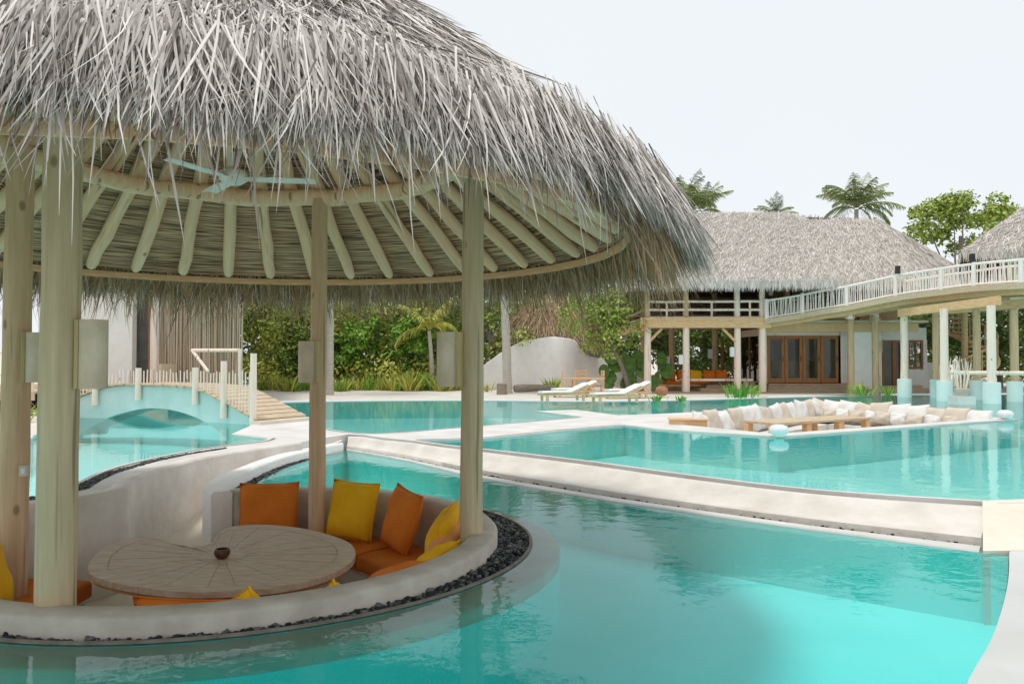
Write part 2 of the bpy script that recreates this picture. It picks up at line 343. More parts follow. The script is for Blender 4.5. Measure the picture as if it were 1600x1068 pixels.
# lower court
S(sheet('front_pool_floor', [P4], -.82, 'pool'))
W4 = P4[:len(E_BOT)+len(P4_RIGHT)+1]
S(link('front_pool_lining', MB().loft([[(x,y,ZP4-.005) for x,y in inset(P4,.008)], [(x,y,-1.17) for x,y in inset(P4,.008)]], True).mesh('front_pool_lining','pool')))
S(sheet('front_pool_water', [P4], ZP4, 'water_front'))
LDK = P4_RIGHT+[(-8,-6),(12,-6),(12,7.0),(4.35,6.72)]
S(sheet('lower_deck', [LDK], ZP4+.02, 'lower_deck', .8))
# cream ramp at the end of the weir
rows = []
for t, z in [(0,.034),(.25,.02),(.5,-.04),(.75,-.13),(1,-.195),(1,-.9)]:
    rows.append([(4.66-.66*t+i*1.25, 7.64-1.08*t+.09*i, z) for i in range(0,7)])
S(MB().loft(rows).build('cream_ramp','cream',smooth=True))
# the weir between the two pools
N = 90; T = resample(E_TOP, N); B = resample(E_BOT[:-4], N)
def wrow(t, z): return [(T[i,0]*(1-t)+B[i,0]*t, T[i,1]*(1-t)+B[i,1]*t, z) for i in range(N)]
S(MB().loft([wrow(.0,-.09),wrow(.075,-.09)]).build('weir_gutter','slot'))
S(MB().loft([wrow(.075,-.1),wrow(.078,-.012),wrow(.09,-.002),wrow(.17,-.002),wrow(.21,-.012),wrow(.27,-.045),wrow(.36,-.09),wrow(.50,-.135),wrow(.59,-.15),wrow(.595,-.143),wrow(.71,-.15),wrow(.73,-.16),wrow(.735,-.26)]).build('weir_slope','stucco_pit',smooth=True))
S(MB().loft([wrow(.735,-.238),wrow(.83,-.238)]).build('weir_channel','slot'))
S(MB().loft([wrow(.83,-.25),wrow(.832,-.207),wrow(.985,-.207),wrow(1.0,-.225),wrow(1.0,-.34)]).build('weir_lip','plaster'))
# ring wall
def ringwall(name, a0, a1, prof, mt, n=80):
    rows = []
    for a in np.linspace(a0, a1, n):
        ca, sa = math.cos(math.radians(a)), math.sin(math.radians(a))
        rows.append([(RC[0]+(q[0]+(gwid(a) if len(q)>2 else 0))*ca, RC[1]+(q[0]+(gwid(a) if len(q)>2 else 0))*sa, q[1]) for q in prof])
    m = MB().loft(rows, True); b = len(m.v); k = len(prof)
    m.f.append(tuple(range(k))); m.f.append(tuple(range(b-k, b))[::-1]); return m.build(name, mt, None, True)
S(ringwall('seat_ring_wall', -190, 108, [(RI,-1.1),(RI,ZRIM-.14),(RI+.002,ZRIM-.03),(RI+.03,ZRIM),(RO-.03,ZRIM),(RO,ZRIM-.03),(RO,-1.1)], 'rim'))
ea = math.radians(108); er = (RI+RO)/2
S(MB().lathe([(.15,-1.1),(.15,ZRIM-.03),(.12,ZRIM-.001)],20,(RC[0]+er*math.cos(ea),RC[1]+er*math.sin(ea),0)).build('ring_wall_end','rim',None,True))
S(ringwall('ring_channel', GA0-3, GA1+2, [(RO-.01,-1.0),(RO-.01,-.275),(RW-.025,-.275,1),(RW-.025,-.205,1),(RW,-.208,1),(RW,-1.0,1)], 'slot'))
S(ringwall('ring_shelf', GA0, GA1-8, [(RW+.012,-.36,1),(RW+.012,-.236,1),(RW+.23,-.26,1),(RW+.25,-.28,1),(RW+.25,-.36,1)], 'shelf'))
S(ringwall('shelf_wall', GA0, GA1-8, [(RW+.003,-1.2,1),(RW+.003,-.361,1),(RW+.245,-.361,1),(RW+.245,-1.2,1)], 'pool'))
# pit floor, corridor, walls
S(sheet('pit_floor', [arc(RC, 2.3, 0, 355, 60)], -1.05, 'cream'))
NL = 60; LWr = resample(LEFTWALL, NL)
CR = smooth([(-3.33,8.85),(-3.6,9.3),(-3.72,10.2),(-3.7,11.8),(-3.5,13.0),(-3.18,14.05)], 8)
CRr = resample(CR, 40)
lw = resample([(-4.6,8.6),(-4.6,9.3),(-4.55,10.9),(-4.15,12.0),(-3.3,14.3)],40)
rw = resample([(-3.1,8.7),(-3.5,9.3),(-3.6,10.2),(-3.6,11.8),(-3.1,14.1)],40)
zz = np.interp(np.linspace(0,1,40), [0,.15,.9,1], [-1.045,-1.0,-.12,-.05])
S(MB().loft([[(*lw[i],zz[i]) for i in range(40)], [(*rw[i],zz[i]) for i in range(40)]]).build('corridor_floor','cream',smooth=True))
def wallstrip(name, line, w, top, bot, mt):
    P = np.array(line); t = np.gradient(P, axis=0); nrm = norm(np.stack([-t[:,1], t[:,0]],1)); rows = []
    for i in range(len(P)):
        p, q = P[i], nrm[i]; rows.append([(*(p-q*w/2),bot),(*(p-q*w/2),top-.03),(*(p-q*(w/2-.03)),top),(*(p+q*(w/2-.03)),top),(*(p+q*w/2),top-.03),(*(p+q*w/2),bot)])
    m = MB().loft(rows); k = 6; b = len(m.v); m.f.append(tuple(range(k))); m.f.append(tuple(range(b-k,b))[::-1])
    return m.build(name, mt, None, True)
S(wallstrip('corridor_wall', CRr, .24, -.085, -1.1, 'stucco'))
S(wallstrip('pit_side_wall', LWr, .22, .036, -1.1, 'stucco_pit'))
S(MB().loft([[(*p,-.235) for p in resample([(-3.55,9.35),(-3.62,10.2),(-3.6,11.8),(-3.42,13.0),(-3.1,14.05)],30)],[(*p,-.235) for p in resample([(-3.2,9.55),(-3.36,9.95),(-3.46,10.7),(-3.45,11.8),(-3.3,12.9),(-3.0,14.0)],30)]]).build('tail_channel','slot'))

def pebbles(name, pts, zs, size, label):
    base = bmesh.new(); bmesh.ops.create_icosphere(base, subdivisions=1, radius=1)
    bv = np.array([v.co[:] for v in base.verts]); bf = np.array([[v.index for v in f.verts] for f in base.faces]); base.free()
    n = len(pts); V = np.zeros((n, len(bv), 3))
    for i in range(n):
        s = size*rng.uniform(.5,1.5)*np.array([rng.uniform(.7,1.3), rng.uniform(.7,1.3), rng.uniform(.45,.8)])
        q = Matrix.Rotation(rng.uniform(0,6.28),3,'Z') @ Matrix.Rotation(rng.uniform(-.7,.7),3,'X')
        V[i] = ((bv*rng.uniform(.8,1.2,bv.shape)*s) @ np.array(q).T)+np.array([pts[i][0],pts[i][1],zs[i]])
    Fq = (np.arange(n)*len(bv))[:,None,None]+bf[None]
    return tag(npmesh(name, V.reshape(-1,3), Fq.reshape(-1,3), 'pebble', np.repeat(rng.random(n)**1.6, len(bv))), label, 'pebbles', kind='stuff')
n = 4600; ad = np.clip(np.where(rng.random(n)<.5, rng.normal(5,50,n), rng.uniform(GA0,GA1,n)),GA0,GA1); a = np.radians(ad); gw_ = np.array([gwid(q) for q in ad]); r = RO+.005+rng.random(n)*np.maximum(gw_-.045,.02)
pebbles('gravel_channel', np.stack([RC[0]+r*np.cos(a), RC[1]+r*np.sin(a)],1), -.268+rng.uniform(0,.05,n), .021, 'black pebbles filling the channel around the sunken seat ring')
n = 700; t = rng.random(n); Q = resample([(-3.4,9.4),(-3.5,10.2),(-3.53,11.8),(-3.36,13.0)],200)[(t*199).astype(int)]
pebbles('gravel_strip', Q+rng.uniform(-.07,.07,(n,2)), -.232+rng.uniform(0,.012,n), .016, 'dark pebbles along the narrow tail of the front pool')
n = 2600; t = rng.random(n); L1 = resample([(-5.5,7.05),(-5.05,7.42),(-4.78,7.85),(-4.68,8.35),(-4.84,8.95),(-4.94,9.5),(-4.93,10.6),(-4.78,11.4),(-4.5,12.1)],300)[(t*299).astype(int)]
n2 = 900; L2 = resample(E_TOP,300); 
pebbles('gravel_border', L1+np.stack([rng.uniform(-.09,.09,n)*np.clip(1.25-t,.3,1), rng.uniform(-.05,.05,n)],1), .030+rng.uniform(0,.008,n), .015, 'dark pebbles between the bridge pool and the curved pit wall')
n = 260; t = np.sort(rng.random(n)); C1 = np.array(wrow(.775,0))[:,:2][(t*(N-1)).astype(int)]
pebbles('channel_debris', C1+rng.uniform(-.05,.05,(n,2)), -.23+rng.uniform(0,.015,n), .015, 'scattered pebbles in the narrow channel below the weir slope')
# curved bench and its cushions
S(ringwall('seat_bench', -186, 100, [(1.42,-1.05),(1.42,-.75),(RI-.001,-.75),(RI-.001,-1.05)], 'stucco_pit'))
def cushion_seg(a0, a1, label):
    prof = [(1.36,-.745),(1.345,-.72),(1.345,-.62),(1.37,-.595),(1.5,-.585),(1.95,-.585),(2.08,-.6),(2.11,-.63),(2.11,-.745)]
    o = ringwall('seat_cushion', a0, a1, prof, 'orange', 14); return tag(o, label, 'cushion')
for i,(a0,a1,l) in enumerate([(-185,-150,'long orange seat cushion beside the tall white pit wall'),(-148,-112,'orange seat cushion in front of the thickest log post'),(-110,-74,'orange seat cushion along the rim nearest the front pool water'),(-72,-34,'orange seat cushion on the bench facing the bridge'),(-32,4,'orange seat cushion under the log post beside the weir'),(6,48,'orange seat cushion under the leaning orange and yellow pillows'),(50,98,'orange seat cushion below the lone orange pillow')]):
    cushion_seg(a0,a1,l)

# ------------------------------------------------------------------ pavilion
pav = thing('thatched_pavilion', 'round open pavilion with shaggy grey palm thatch roof on log posts', 'pavilion', (0,0,0))
PROF = [(4.02,1.98+.22),(3.95,2.35),(3.8,2.55),(3.62,2.76),(3.4,2.98),(3.13,3.18),(2.85,3.39),(2.63,3.58),(2.38,3.78),(2.13,3.98),(1.88,4.18),(1.5,4.5),(1.0,4.93),(.5,5.35),(.05,5.62)]
core = MB(); rows = []
for r, z in [(3.5,2.58)]+[(r-.16, z-.06) for r, z in PROF[2:]]:
    rows.append([(TC[0]+max(r,.02)*math.cos(k*math.pi/36), TC[1]+max(r,.02)*math.sin(k*math.pi/36), z) for k in range(72)])
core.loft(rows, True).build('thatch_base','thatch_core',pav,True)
def raf_z(r): return 2.5+(3.42-r)*.68
rows = [[(TC[0]+r*math.cos(k*math.pi/36), TC[1]+r*math.sin(k*math.pi/36), raf_z(r)+.085) for k in range(72)] for r in (3.5,2.6,1.8,1.0,.3,.05)]
MB().loft(rows, True).build('reed_ceiling','reed_mat',pav,True)
rm = []
for v in range(4):
    pts = [(0,0,0)]; R = [.03]
    L = 4.05; 
    for i in range(1,9):
        s = i/8; pts.append((rng.normal(0,.008), rng.normal(0,.008), L*s)); R.append((.068+.008*s)*rng.uniform(.94,1.06))
    R[0] = .036; pts.insert(1,(0,0,.05)); R.insert(1,.056); pts.insert(2,(0,0,.2)); R.insert(2,.066)
    rm.append(MB().tube(pts, R, 9).mesh('rafter','log_roof',True))
for k in range(40):
    a = 2*math.pi*(k+.35)/40+rng.normal(0,.012); ca, sa = math.cos(a), math.sin(a)
    p0 = Vector((TC[0]+3.38*ca, TC[1]+3.38*sa, raf_z(3.38)-.01)); L = 3.42 if k%2==0 else 2.5
    p1 = Vector((TC[0]+(3.5-L*.827)*ca, TC[1]+(3.5-L*.827)*sa, raf_z(3.5-L*.827)))
    o = link('rafter', rm[k%4], pav); d = (p1-p0)
    o.matrix_local = Matrix.LocRotScale(p0, d.to_track_quat('Z','Y') @ Matrix.Rotation(k*1.3,4,'Z').to_quaternion(), Vector((1,1,d.length/4.05)))
# eave boards: straight pieces between rafters
bmesh_board = MB().box((0,0,0),(.61,.03,.075)).mesh('eave_board','wood_tan',bevel=.004)
for k in range(36):
    a = 2*math.pi*(k+.85)/36; o = link('eave_board', bmesh_board, pav)
    o.location = (TC[0]+3.44*math.cos(a), TC[1]+3.44*math.sin(a), 2.455); o.rotation_euler = (0,0,a+math.pi/2)
# ring beam: four log pieces
for q in range(4):
    pts = []; R = []
    for i in range(25):
        a = math.radians(-10+q*90+i*90.5/24); pts.append((TC[0]+1.96*math.cos(a)+rng.normal(0,.004), TC[1]+1.96*math.sin(a)+rng.normal(0,.004), 3.27+.012*math.sin(i*.7))); R.append(.092*rng.uniform(.97,1.03))
    MB().tube(pts, R, 14).build('ring_beam','log_roof',pav,True)
POSTS = [((-2.885,4.9),.118,'log_green'),((-.355,6.85),.100,'log_green'),((-2.2,8.72),.093,'log'),((-4.27,6.62),.113,'log')]
for (x,y),rad,mt in POSTS:
    pts = []; R = []
    for i in range(15):
        s = i/14; pts.append((x+rng.normal(0,.0022)+.02*(s-.5), y+rng.normal(0,.0022), -.95+4.2*s)); R.append(rad*(1.04-.1*s)*rng.uniform(.985,1.015))
    MB().tube(smooth(pts,2), np.interp(np.linspace(0,14,29),range(15),R), 18).build('post',mt,pav,True)
# king post
MB().tube([(TC[0],TC[1],3.9),(TC[0],TC[1],4.75)],[.08,.08],12).build('king_post','log',pav,True)
# thatch: outer strands
def prof_at(u):          # u 0 at eave .. 1 at apex
    r = np.interp(u, np.linspace(0,1,len(PROF)), [p[0] for p in PROF]); z = np.interp(u, np.linspace(0,1,len(PROF)), [p[1] for p in PROF]); return r, z
def pav_strands(n, u0, u1, amin, amax, Lr, Wr, name, dro, mt='thatch', lift=(-.08,.05), spread=.22):
    u = rng.uniform(u0**.5 if u0 else 0, u1, n) if False else rng.uniform(u0, u1, n)
    rr, z = prof_at(u)
    keep = rng.random(n) < np.clip(rr/3.2, .12, 1); u, rr, z = u[keep], rr[keep], z[keep]; n = len(u)
    a = rng.uniform(amin, amax, n); du = .01
    r2, z2 = prof_at(np.clip(u-du, 0, 1)); rr1, z1 = prof_at(np.clip(u+du, 0, 1))
    tr, tz = r2-rr1, z2-z1; l = np.hypot(tr, tz); tr, tz = tr/l, tz/l
    ca, sa = np.cos(a), np.sin(a); rad = np.stack([ca, sa, 0*a],1); tang = np.stack([-sa, ca, 0*a],1); Zv = np.array([0,0,1.])
    T = rad*tr[:,None]+Zv*tz[:,None]; Nn = rad*(-tz)[:,None]+Zv*tr[:,None]; Nn[Nn[:,2]<0] *= 1
    L = rng.uniform(*Lr, n); W = rng.uniform(*Wr, n)
    P = np.stack([TC[0]+rr*ca, TC[1]+rr*sa, z],1)+Nn*rng.uniform(lift[0], lift[1], n)[:,None]-T*(L*.5)[:,None]
    near_ = np.clip(1.15-np.abs(np.angle(np.exp(1j*(a-math.radians(-100)))))/1.3,0,1)
    over = np.clip((2.27+.20*np.minimum(near_*2,1)+.035*np.sin(7*a)+.03*np.sin(17*a+1)+.02*np.sin(41*a)+.05-rng.exponential(.06,n))-(P[:,2]+T[:,2]*L), 0, 1)/np.maximum(-T[:,2],.2); P = P-T*over[:,None]
    T = norm(T+tang*rng.normal(0,spread,n)[:,None]+Nn*rng.normal(.05,.09,n)[:,None])
    V, Fq, ti = ribbons(P, T, Nn, L, W, dro*rng.uniform(.3,1.6,n), 3, .17)
    return tag(npmesh(name, V, Fq, mt, ti, pav), kind='stuff')
pav_strands(125000, .0, 1, 0, 2*math.pi, (.22,.52), (.0045,.0125), 'thatch', .05, spread=.13)
pav_strands(26000, .0, .6, math.radians(-175), math.radians(20), (.25,.6), (.005,.016), 'thatch_top', .07, lift=(0,.05), spread=.19)
# fringe hanging from the eave
def fringe(n, rlo, rhi, zlo, zhi, Lr, Wr, mt, name, out=.35, amin=0, amax=2*math.pi, nearf=.4):
    a = rng.uniform(amin, amax, n)
    if nearf < .5: a = a[(np.abs(np.angle(np.exp(1j*(a-math.radians(-100))))) > 1.15) | (rng.random(n) < .12)]
    n = len(a); ca, sa = np.cos(a), np.sin(a); r = rng.uniform(rlo, rhi, n); z = np.interp(r,[rlo,rhi],[zhi,zlo])+rng.normal(0,.02,n)
    rad = np.stack([ca,sa,0*a],1); tang = np.stack([-sa,ca,0*a],1); P = np.stack([TC[0]+r*ca, TC[1]+r*sa, z],1)
    T = norm(rad*np.abs(rng.normal(out,.16,n))[:,None]+tang*rng.normal(0,.16,n)[:,None]+np.array([0,0,-1.]))
    L = rng.uniform(*Lr, n)*np.where(np.abs(np.angle(np.exp(1j*(a-math.radians(-100)))))<1.25,nearf,1.); L *= np.where(rng.random(n)<.12, rng.uniform(1.1,1.45,n), 1)
    V, Fq, ti = ribbons(P, T, rad, L, rng.uniform(*Wr, n), np.zeros(n), 3, .16)
    return tag(npmesh(name, V, Fq, mt, ti, pav), kind='stuff')
fringe(8000, 3.48, 3.75, 2.42, 2.58, (.12,.32), (.007,.016), 'thatch_under', 'thatch_fringe', .4)
fringe(1100, 3.5, 3.75, 2.52, 2.70, (.2,.62), (.006,.015), 'thatch', 'thatch_tips', .2, nearf=.85)
fringe(1300, 3.45, 3.7, 2.66, 2.80, (.2,.62), (.005,.014), 'thatch', 'thatch_tips', .35, math.radians(-175), math.radians(-25), nearf=1.)
fringe(2600, 3.5, 3.8, 2.36, 2.52, (.25,.62), (.005,.013), 'thatch_under', 'thatch_wisps', .25, math.radians(-30), math.radians(205))
fringe(3500, 3.45, 3.62, 2.40, 2.55, (.10,.22), (.008,.018), 'thatch_under', 'thatch_edge', .5)

# ceiling fan
fz = 3.03; fan = thing('ceiling_fan', 'pale green three bladed ceiling fan hanging inside the thatched pavilion', 'fan', (TC[0]-.03,TC[1],fz))
MB().lathe([(.05,.10),(.11,.07),(.125,.03),(.12,-.01),(.07,-.045),(.02,-.05)],20).build('motor','metal_white',fan,True)
MB().tube([(0,0,.1),(0,0,1.45)],.016,8).build('down_rod','metal_dark',fan)
MB().lathe([(.035,.10),(.045,.2),(.02,.24)],12).build('canopy','metal_white',fan,True)
blade = MB()
for i in range(8):
    pass
rows = []
for i in range(9):
    s = i/8; x = .11+.60*s; wd = .045+.03*min(1,s*3); rows.append([(x,-wd,.012),(x,0,.02),(x,wd,.0),(x,wd,-.006),(x,0,.012),(x,-wd,.004)])
blade.loft(rows, True); blade.f += [tuple(range(6)), tuple(range(48,54))[::-1]]
blm = blade.mesh('blade','metal_white')
for k in range(3):
    o = link('blade', blm, fan); o.rotation_euler = (0,.0,math.radians(8+120*k))

# post lamps: two sheets of stone paper on wood cheeks
def sconce(c, wd, h, rz, woodside, label):
    t = thing('post_lamp', label, 'lamp', c, rz)
    m = MB(); rows = []
    for i in range(9):
        s = i/8-.5; rows.append([(s*wd, -.05-.07*(1-4*s*s), -h/2), (s*wd, -.05-.07*(1-4*s*s), h/2)])
    for i in range(9):
        s = .5-i/8; rows.append([(s*wd*.97, -.035-.07*(1-4*s*s), -h/2), (s*wd*.97, -.035-.07*(1-4*s*s), h/2)])
    k = len(rows); mm = MB().loft(rows); mm.f += [(2*i,2*i+2,2*(k-2-i)+2 if False else 2*(k-1-i)-2,2*(k-1-i)) for i in range(8)]+[(2*i+1,2*(k-1-i)+1,2*(k-1-i)-1,2*i+3) for i in range(8)]
    mm.build('shade','stone_lamp',t,True)
    for s in (woodside,): MB().box((s*(wd/2+.012),-.0,0),(.024,.12,h*1.0)).build('cheek','lamp_wood',t,bevel=.003)
    MB().tube([(0,-.02,-.07),(0,-.02,.07)],.03,10).build('bulb','lamp_white',t)
    MB().box((0,.06,0),(wd*.5,.05,.1)).build('bracket','lamp_wood',t)
    return t
q = D(146,553,4.95); sconce(q,.17,.44,math.radians(28),-1,'tall grey stone lamp on the thickest log post')
q = D(60,558,6.55); sconce(q,.20,.42,math.radians(35),-1,'pale stone lamp on the log post with the light switch')
q = D(482,565,8.62); sconce(q,.20,.46,math.radians(-12),1,'stone lamp on the slim post between the orange and yellow pillows')
q = D(702,561,6.82); sconce(q,.20,.48,math.radians(-30),1,'stone lamp on the log post beside the weir')
q = D(37,735,6.5)
sw = thing('light_switch','small square beige switch box on log post above pit wall','switch',q,math.radians(20))
MB().box((0,0,0),(.07,.04,.09)).build('plate','switch',sw,bevel=.006); MB().box((0,-.023,0),(.03,.012,.045)).build('rocker','lamp_white',sw,bevel=.003)

# table
TB = [(-3.46,6.31),(-3.68,6.79),(-3.76,7.26),(-3.64,7.53),(-3.42,7.46),(-3.16,7.22),(-2.96,7.14),(-2.84,7.30),(-2.93,7.72),(-2.90,8.0),(-2.62,8.1),(-2.12,7.9),(-1.62,7.42),(-1.42,6.99),(-1.38,6.55),(-1.52,6.13),(-1.84,5.86),(-2.4,5.76),(-2.84,5.88),(-3.22,6.08)]
TBS = smooth(TB, 5, True)
tbl = thing('leaf_shaped_table','large weathered teak table with wavy leaf outline in the sunken seat','table',(-2.5,6.85,-1.05))
tz = -.30
def tpart(mb, name, mt, bev=0):
    o = mb.build(name, mt, tbl, False, bev); o.data.transform(Matrix.Translation((2.5,-6.85,1.05))); return o
hubc = np.array([-2.55,6.82])
inner = [tuple(hubc+(np.array(p)-hubc)*.86) for p in TBS]; hub = [tuple(hubc+norm(np.array(p)-hubc)*.2) for p in TBS]
# rim pieces
def slab(poly, z0, z1):
    n = len(poly); return MB().add([(x,y,z1) for x,y in poly]+[(x,y,z0) for x,y in poly], [tuple(range(n)), tuple(range(n,2*n))[::-1]]+[(i,n+i,n+(i+1)%n,(i+1)%n) for i in range(n)])
n = len(TBS); st = 10
for i in range(0,n,st):
    idx = [(i+k)%n for k in range(st+1)]; tpart(slab([TBS[j] for j in idx]+[inner[j] for j in idx[::-1]], tz-.05, tz-.0005*(i%3)), 'rim_piece', 'teak_edge' if False else 'teak', .003)
gi = [tuple(hubc+(np.array(p)-hubc)*.998) for p in inner]
for i in range(0,n,2):
    idx = [(i+k)%n for k in range(3)]; o = tpart(slab([gi[j] for j in idx]+[hub[j] for j in idx[::-1]], tz-.045, tz-.002-.0015*(i%4)), 'segment_board', 'teak', .0015)
    a = math.atan2(*(np.array(gi[idx[1]])-hubc)[::-1])
tpart(slab([tuple(hubc+np.array((.2*math.cos(a),.2*math.sin(a)))) for a in np.linspace(0,2*math.pi,25)[:-1]], tz-.05, tz-.0005), 'hub', 'teak', .002)
tpart(slab([tuple(hubc+(np.array(p)-hubc)*.97) for p in TBS], tz-.085, tz-.05), 'under_frame','teak_edge')
for lx, ly in [(-3.1,6.6),(-2.95,6.2),(-2.1,6.2),(-1.8,6.8),(-3.3,7.2),(-2.3,7.6)]:
    tpart(MB().tube([(lx,ly,-1.05),(lx,ly,tz-.085)],[.07,.075],12),'leg','teak_edge')
bw = U(347,872,tz)
MB().lathe([(.025,0),(.05,.012),(.066,.04),(.068,.06),(.058,.085),(.05,.085),(.056,.06),(.04,.02)],20,(0,0,0)).build('coconut_bowl','bowl',None,True)
o = bpy.data.objects['coconut_bowl']; o.location = (bw[0],bw[1],tz); tag(o,'small dark coconut shell bowl standing on the leaf shaped table','bowl')

# pillows
def pillow_mesh(mt, seed, puff=.19, n=14):
    r = np.random.default_rng(seed); vs = []; idx = {}; m = MB()
    def P(u, v, s):
        e = max(0,(1-abs(u)**2.4))*max(0,(1-abs(v)**2.4)); pin = 1-.06*(1-abs(v)**2)*(abs(u)**3); pin2 = 1-.06*(1-abs(u)**2)*(abs(v)**3)
        wob = .012*math.sin(5*u+seed)*math.cos(4*v+2*seed)+.008*math.sin(11*u*v+seed)
        return (u*.5*pin, s*(puff*e**.5*.62+.004)+wob*(e**.5), v*.5*pin2)
    for s in (-1,1):
        b = len(m.v); 
        for i in range(n+1):
            for j in range(n+1): m.v.append(P(2*i/n-1, 2*j/n-1, s))
        for i in range(n):
            for j in range(n):
                q = (b+i*(n+1)+j, b+(i+1)*(n+1)+j, b+(i+1)*(n+1)+j+1, b+i*(n+1)+j+1); m.f.append(q if s<0 else q[::-1])
    me = m.mesh('pillow', mt, True); bm = bmesh.new(); bm.from_mesh(me); bmesh.ops.remove_doubles(bm, verts=bm.verts, dist=.009); bmesh.ops.recalc_face_normals(bm, faces=bm.faces); bm.to_mesh(me); bm.free()
    me.polygons.foreach_set('use_smooth',[True]*len(me.polygons)); return me
PM = {c:[pillow_mesh(c, i+1) for i in range(3)] for c in ('orange','yellow','orange_pale','white_fabric','beige_fabric')}
def pipe_mesh(mt):
    ks = np.linspace(-1,1,9)[:-1]; e_ = lambda v: .5*(1-.06*(1-v*v))
    pts = [(-e_(v),0,v*.5) for v in ks]+[(v*.5,0,e_(v)) for v in ks]+[(e_(v),0,-v*.5) for v in ks]+[(-v*.5,0,-e_(v)) for v in ks]; pts.append(pts[0]); return MB().tube(pts,.008,6,False).mesh('piping',mt,True)
PIPE = {c:pipe_mesh(c) for c in PM}
def pillow(c, size, p, rz, tilt, label, roll=0, cat='pillow', group=None, name='pillow', pip=True, k=None):
    o = link(name, PM[c][random.randrange(3) if k is None else k]); tag(o, label, cat, group); 
    o.matrix_world = Matrix.Translation(p) @ Matrix.Rotation(rz,4,'Z') @ Matrix.Rotation(-tilt,4,'X') @ Matrix.Rotation(roll,4,'Y') @ Matrix.Diagonal((*size,1))
    if pip: link('piping', PIPE[c], o)
    return o
def ring_pillow(px, py, rr, c, size, roll, label, tilt=.25, dz=0, rzoff=0):
    # sits on the bench, leaning on the ring wall, along the line of sight of px
    d = ray(px, 600); best = None
    A = d[0]**2+d[1]**2; Bq = -2*(d[0]*RC[0]+d[1]*RC[1]); Cq = RC[0]**2+RC[1]**2-rr*rr; disc = max(Bq*Bq-4*A*Cq,0)
    t = (-Bq+math.sqrt(disc))/(2*A) if py else (-Bq-math.sqrt(disc))/(2*A); x, y = d[0]*t, d[1]*t
    a = math.atan2(y-RC[1], x-RC[0]); return pillow(c, size, (x,y,-.585+size[2]/2*math.cos(tilt)+.0+dz), a-math.pi/2+rzoff, tilt, label, roll)
ring_pillow(421,1,1.86,'orange',(.66,1,.62),.0,'square orange pillow alone beside the slim post, nearest the wall end')
ring_pillow(551,1,1.84,'yellow',(.62,1,.66),.03,'upright yellow pillow next to the slim log post')
ring_pillow(628,1,1.80,'orange',(.58,1,.66),.12,'orange pillow between two yellow pillows on the bench',rzoff=-.1)
ring_pillow(690,1,1.76,'yellow',(.58,1,.66),.2,'yellow pillow leaning against the orange one by the weir side post',rzoff=-.25)
pillow('orange_pale',(.5,1,.52),(-.66,7.0,-.33),-1.75,.5,'pale orange pillow half hidden behind the log post beside the weir',.2)
pillow('yellow',(.55,1,.52),(-.72,6.55,-.36),-1.9,.75,'yellow pillow slumped low under the rim beside the weir side post',.25)
pillow('orange',(.6,1,.5),(-.95,6.1,-.36),-2.3,.85,'orange pillow lying back against the curved rim by the water',.1)
pillow('yellow',(.62,1,.66),(-4.12,6.0,-.22),1.75,.35,'big yellow pillow leaning by the log post with the light switch',.25)
pillow('orange',(.78,1,.5),(-2.12,5.12,-.385),3.05,.12,'wide orange pillow showing its two corners over the near rim',0)
pillow('yellow',(.4,1,.48),(-1.76,5.2,-.37),2.6,.2,'yellow pillow with only its corner above the near rim beside the wide orange one',.5)
pillow('yellow',(.4,1,.48),(-1.22,5.42,-.39),2.3,.2,'small yellow pillow peeping over the rim below the table edge',.55)

# ------------------------------------------------------------------ bridge
br = thing('arched_bridge', 'small arched footbridge with plank deck and pale turquoise sides over the pool', 'bridge', (-8,18.5,0))
def bpart(mb, name, mt, smoothf=False, bev=0, parent=None):
    o = mb.build(name, mt, parent or br, smoothf, bev); o.data.transform(Matrix.Translation((8,-18.5,0))); return o
CL = resample(smooth([(-5.15,17.2,.10),(-5.85,17.62,.38),(-6.6,18.05,.66),(-7.3,18.4,.78),(-8.5,18.95,.80),(-9.5,19.25,.78),(-10.4,19.4,.55),(-11.3,19.4,.25)], 8), 121)
ct = norm(np.gradient(CL, axis=0)); cs = norm(np.stack([ct[:,1], -ct[:,0], 0*ct[:,0]],1))   # side pointing away (right of walk)
if cs[0,1] < 0: cs = -cs
HW = .72
for i in range(2, 119, 4):
    c, t, sd_ = Vector(CL[i]), Vector(ct[i]), Vector(cs[i]); u = t.cross(sd_).normalized()
    if u.z < 0: u = -u
    m = Matrix((t, sd_, u)).transposed(); L = 2*HW+rng.uniform(-.02,.08)
    bpart(MB().box(c+u*.02+sd_*rng.uniform(-.02,.02), (.195, L, .04), m), 'plank', 'plank', bev=.004)
for sgn, nm in ((-1,'side_wall'),(1,'side_wall')):
    rows_o, rows_i = [], []
    for i in range(121):
        c = CL[i]+cs[i]*sgn*(HW-.10); f = i/120; 
        bot = min(c[2]-.30, -.35+max(0, 1-((f-.52)/.36)**2)*.62) if .16 < f < .88 else -.5
        rows_o.append([(c[0],c[1],c[2]-.012),(c[0],c[1],bot)]); c2 = c-cs[i]*sgn*.16
        rows_i.append([(c2[0],c2[1],bot),(c2[0],c2[1],c[2]-.012)])
    bpart(MB().loft([a+b for a, b in zip(rows_o, rows_i)], True), nm, 'bridge_paint', True)
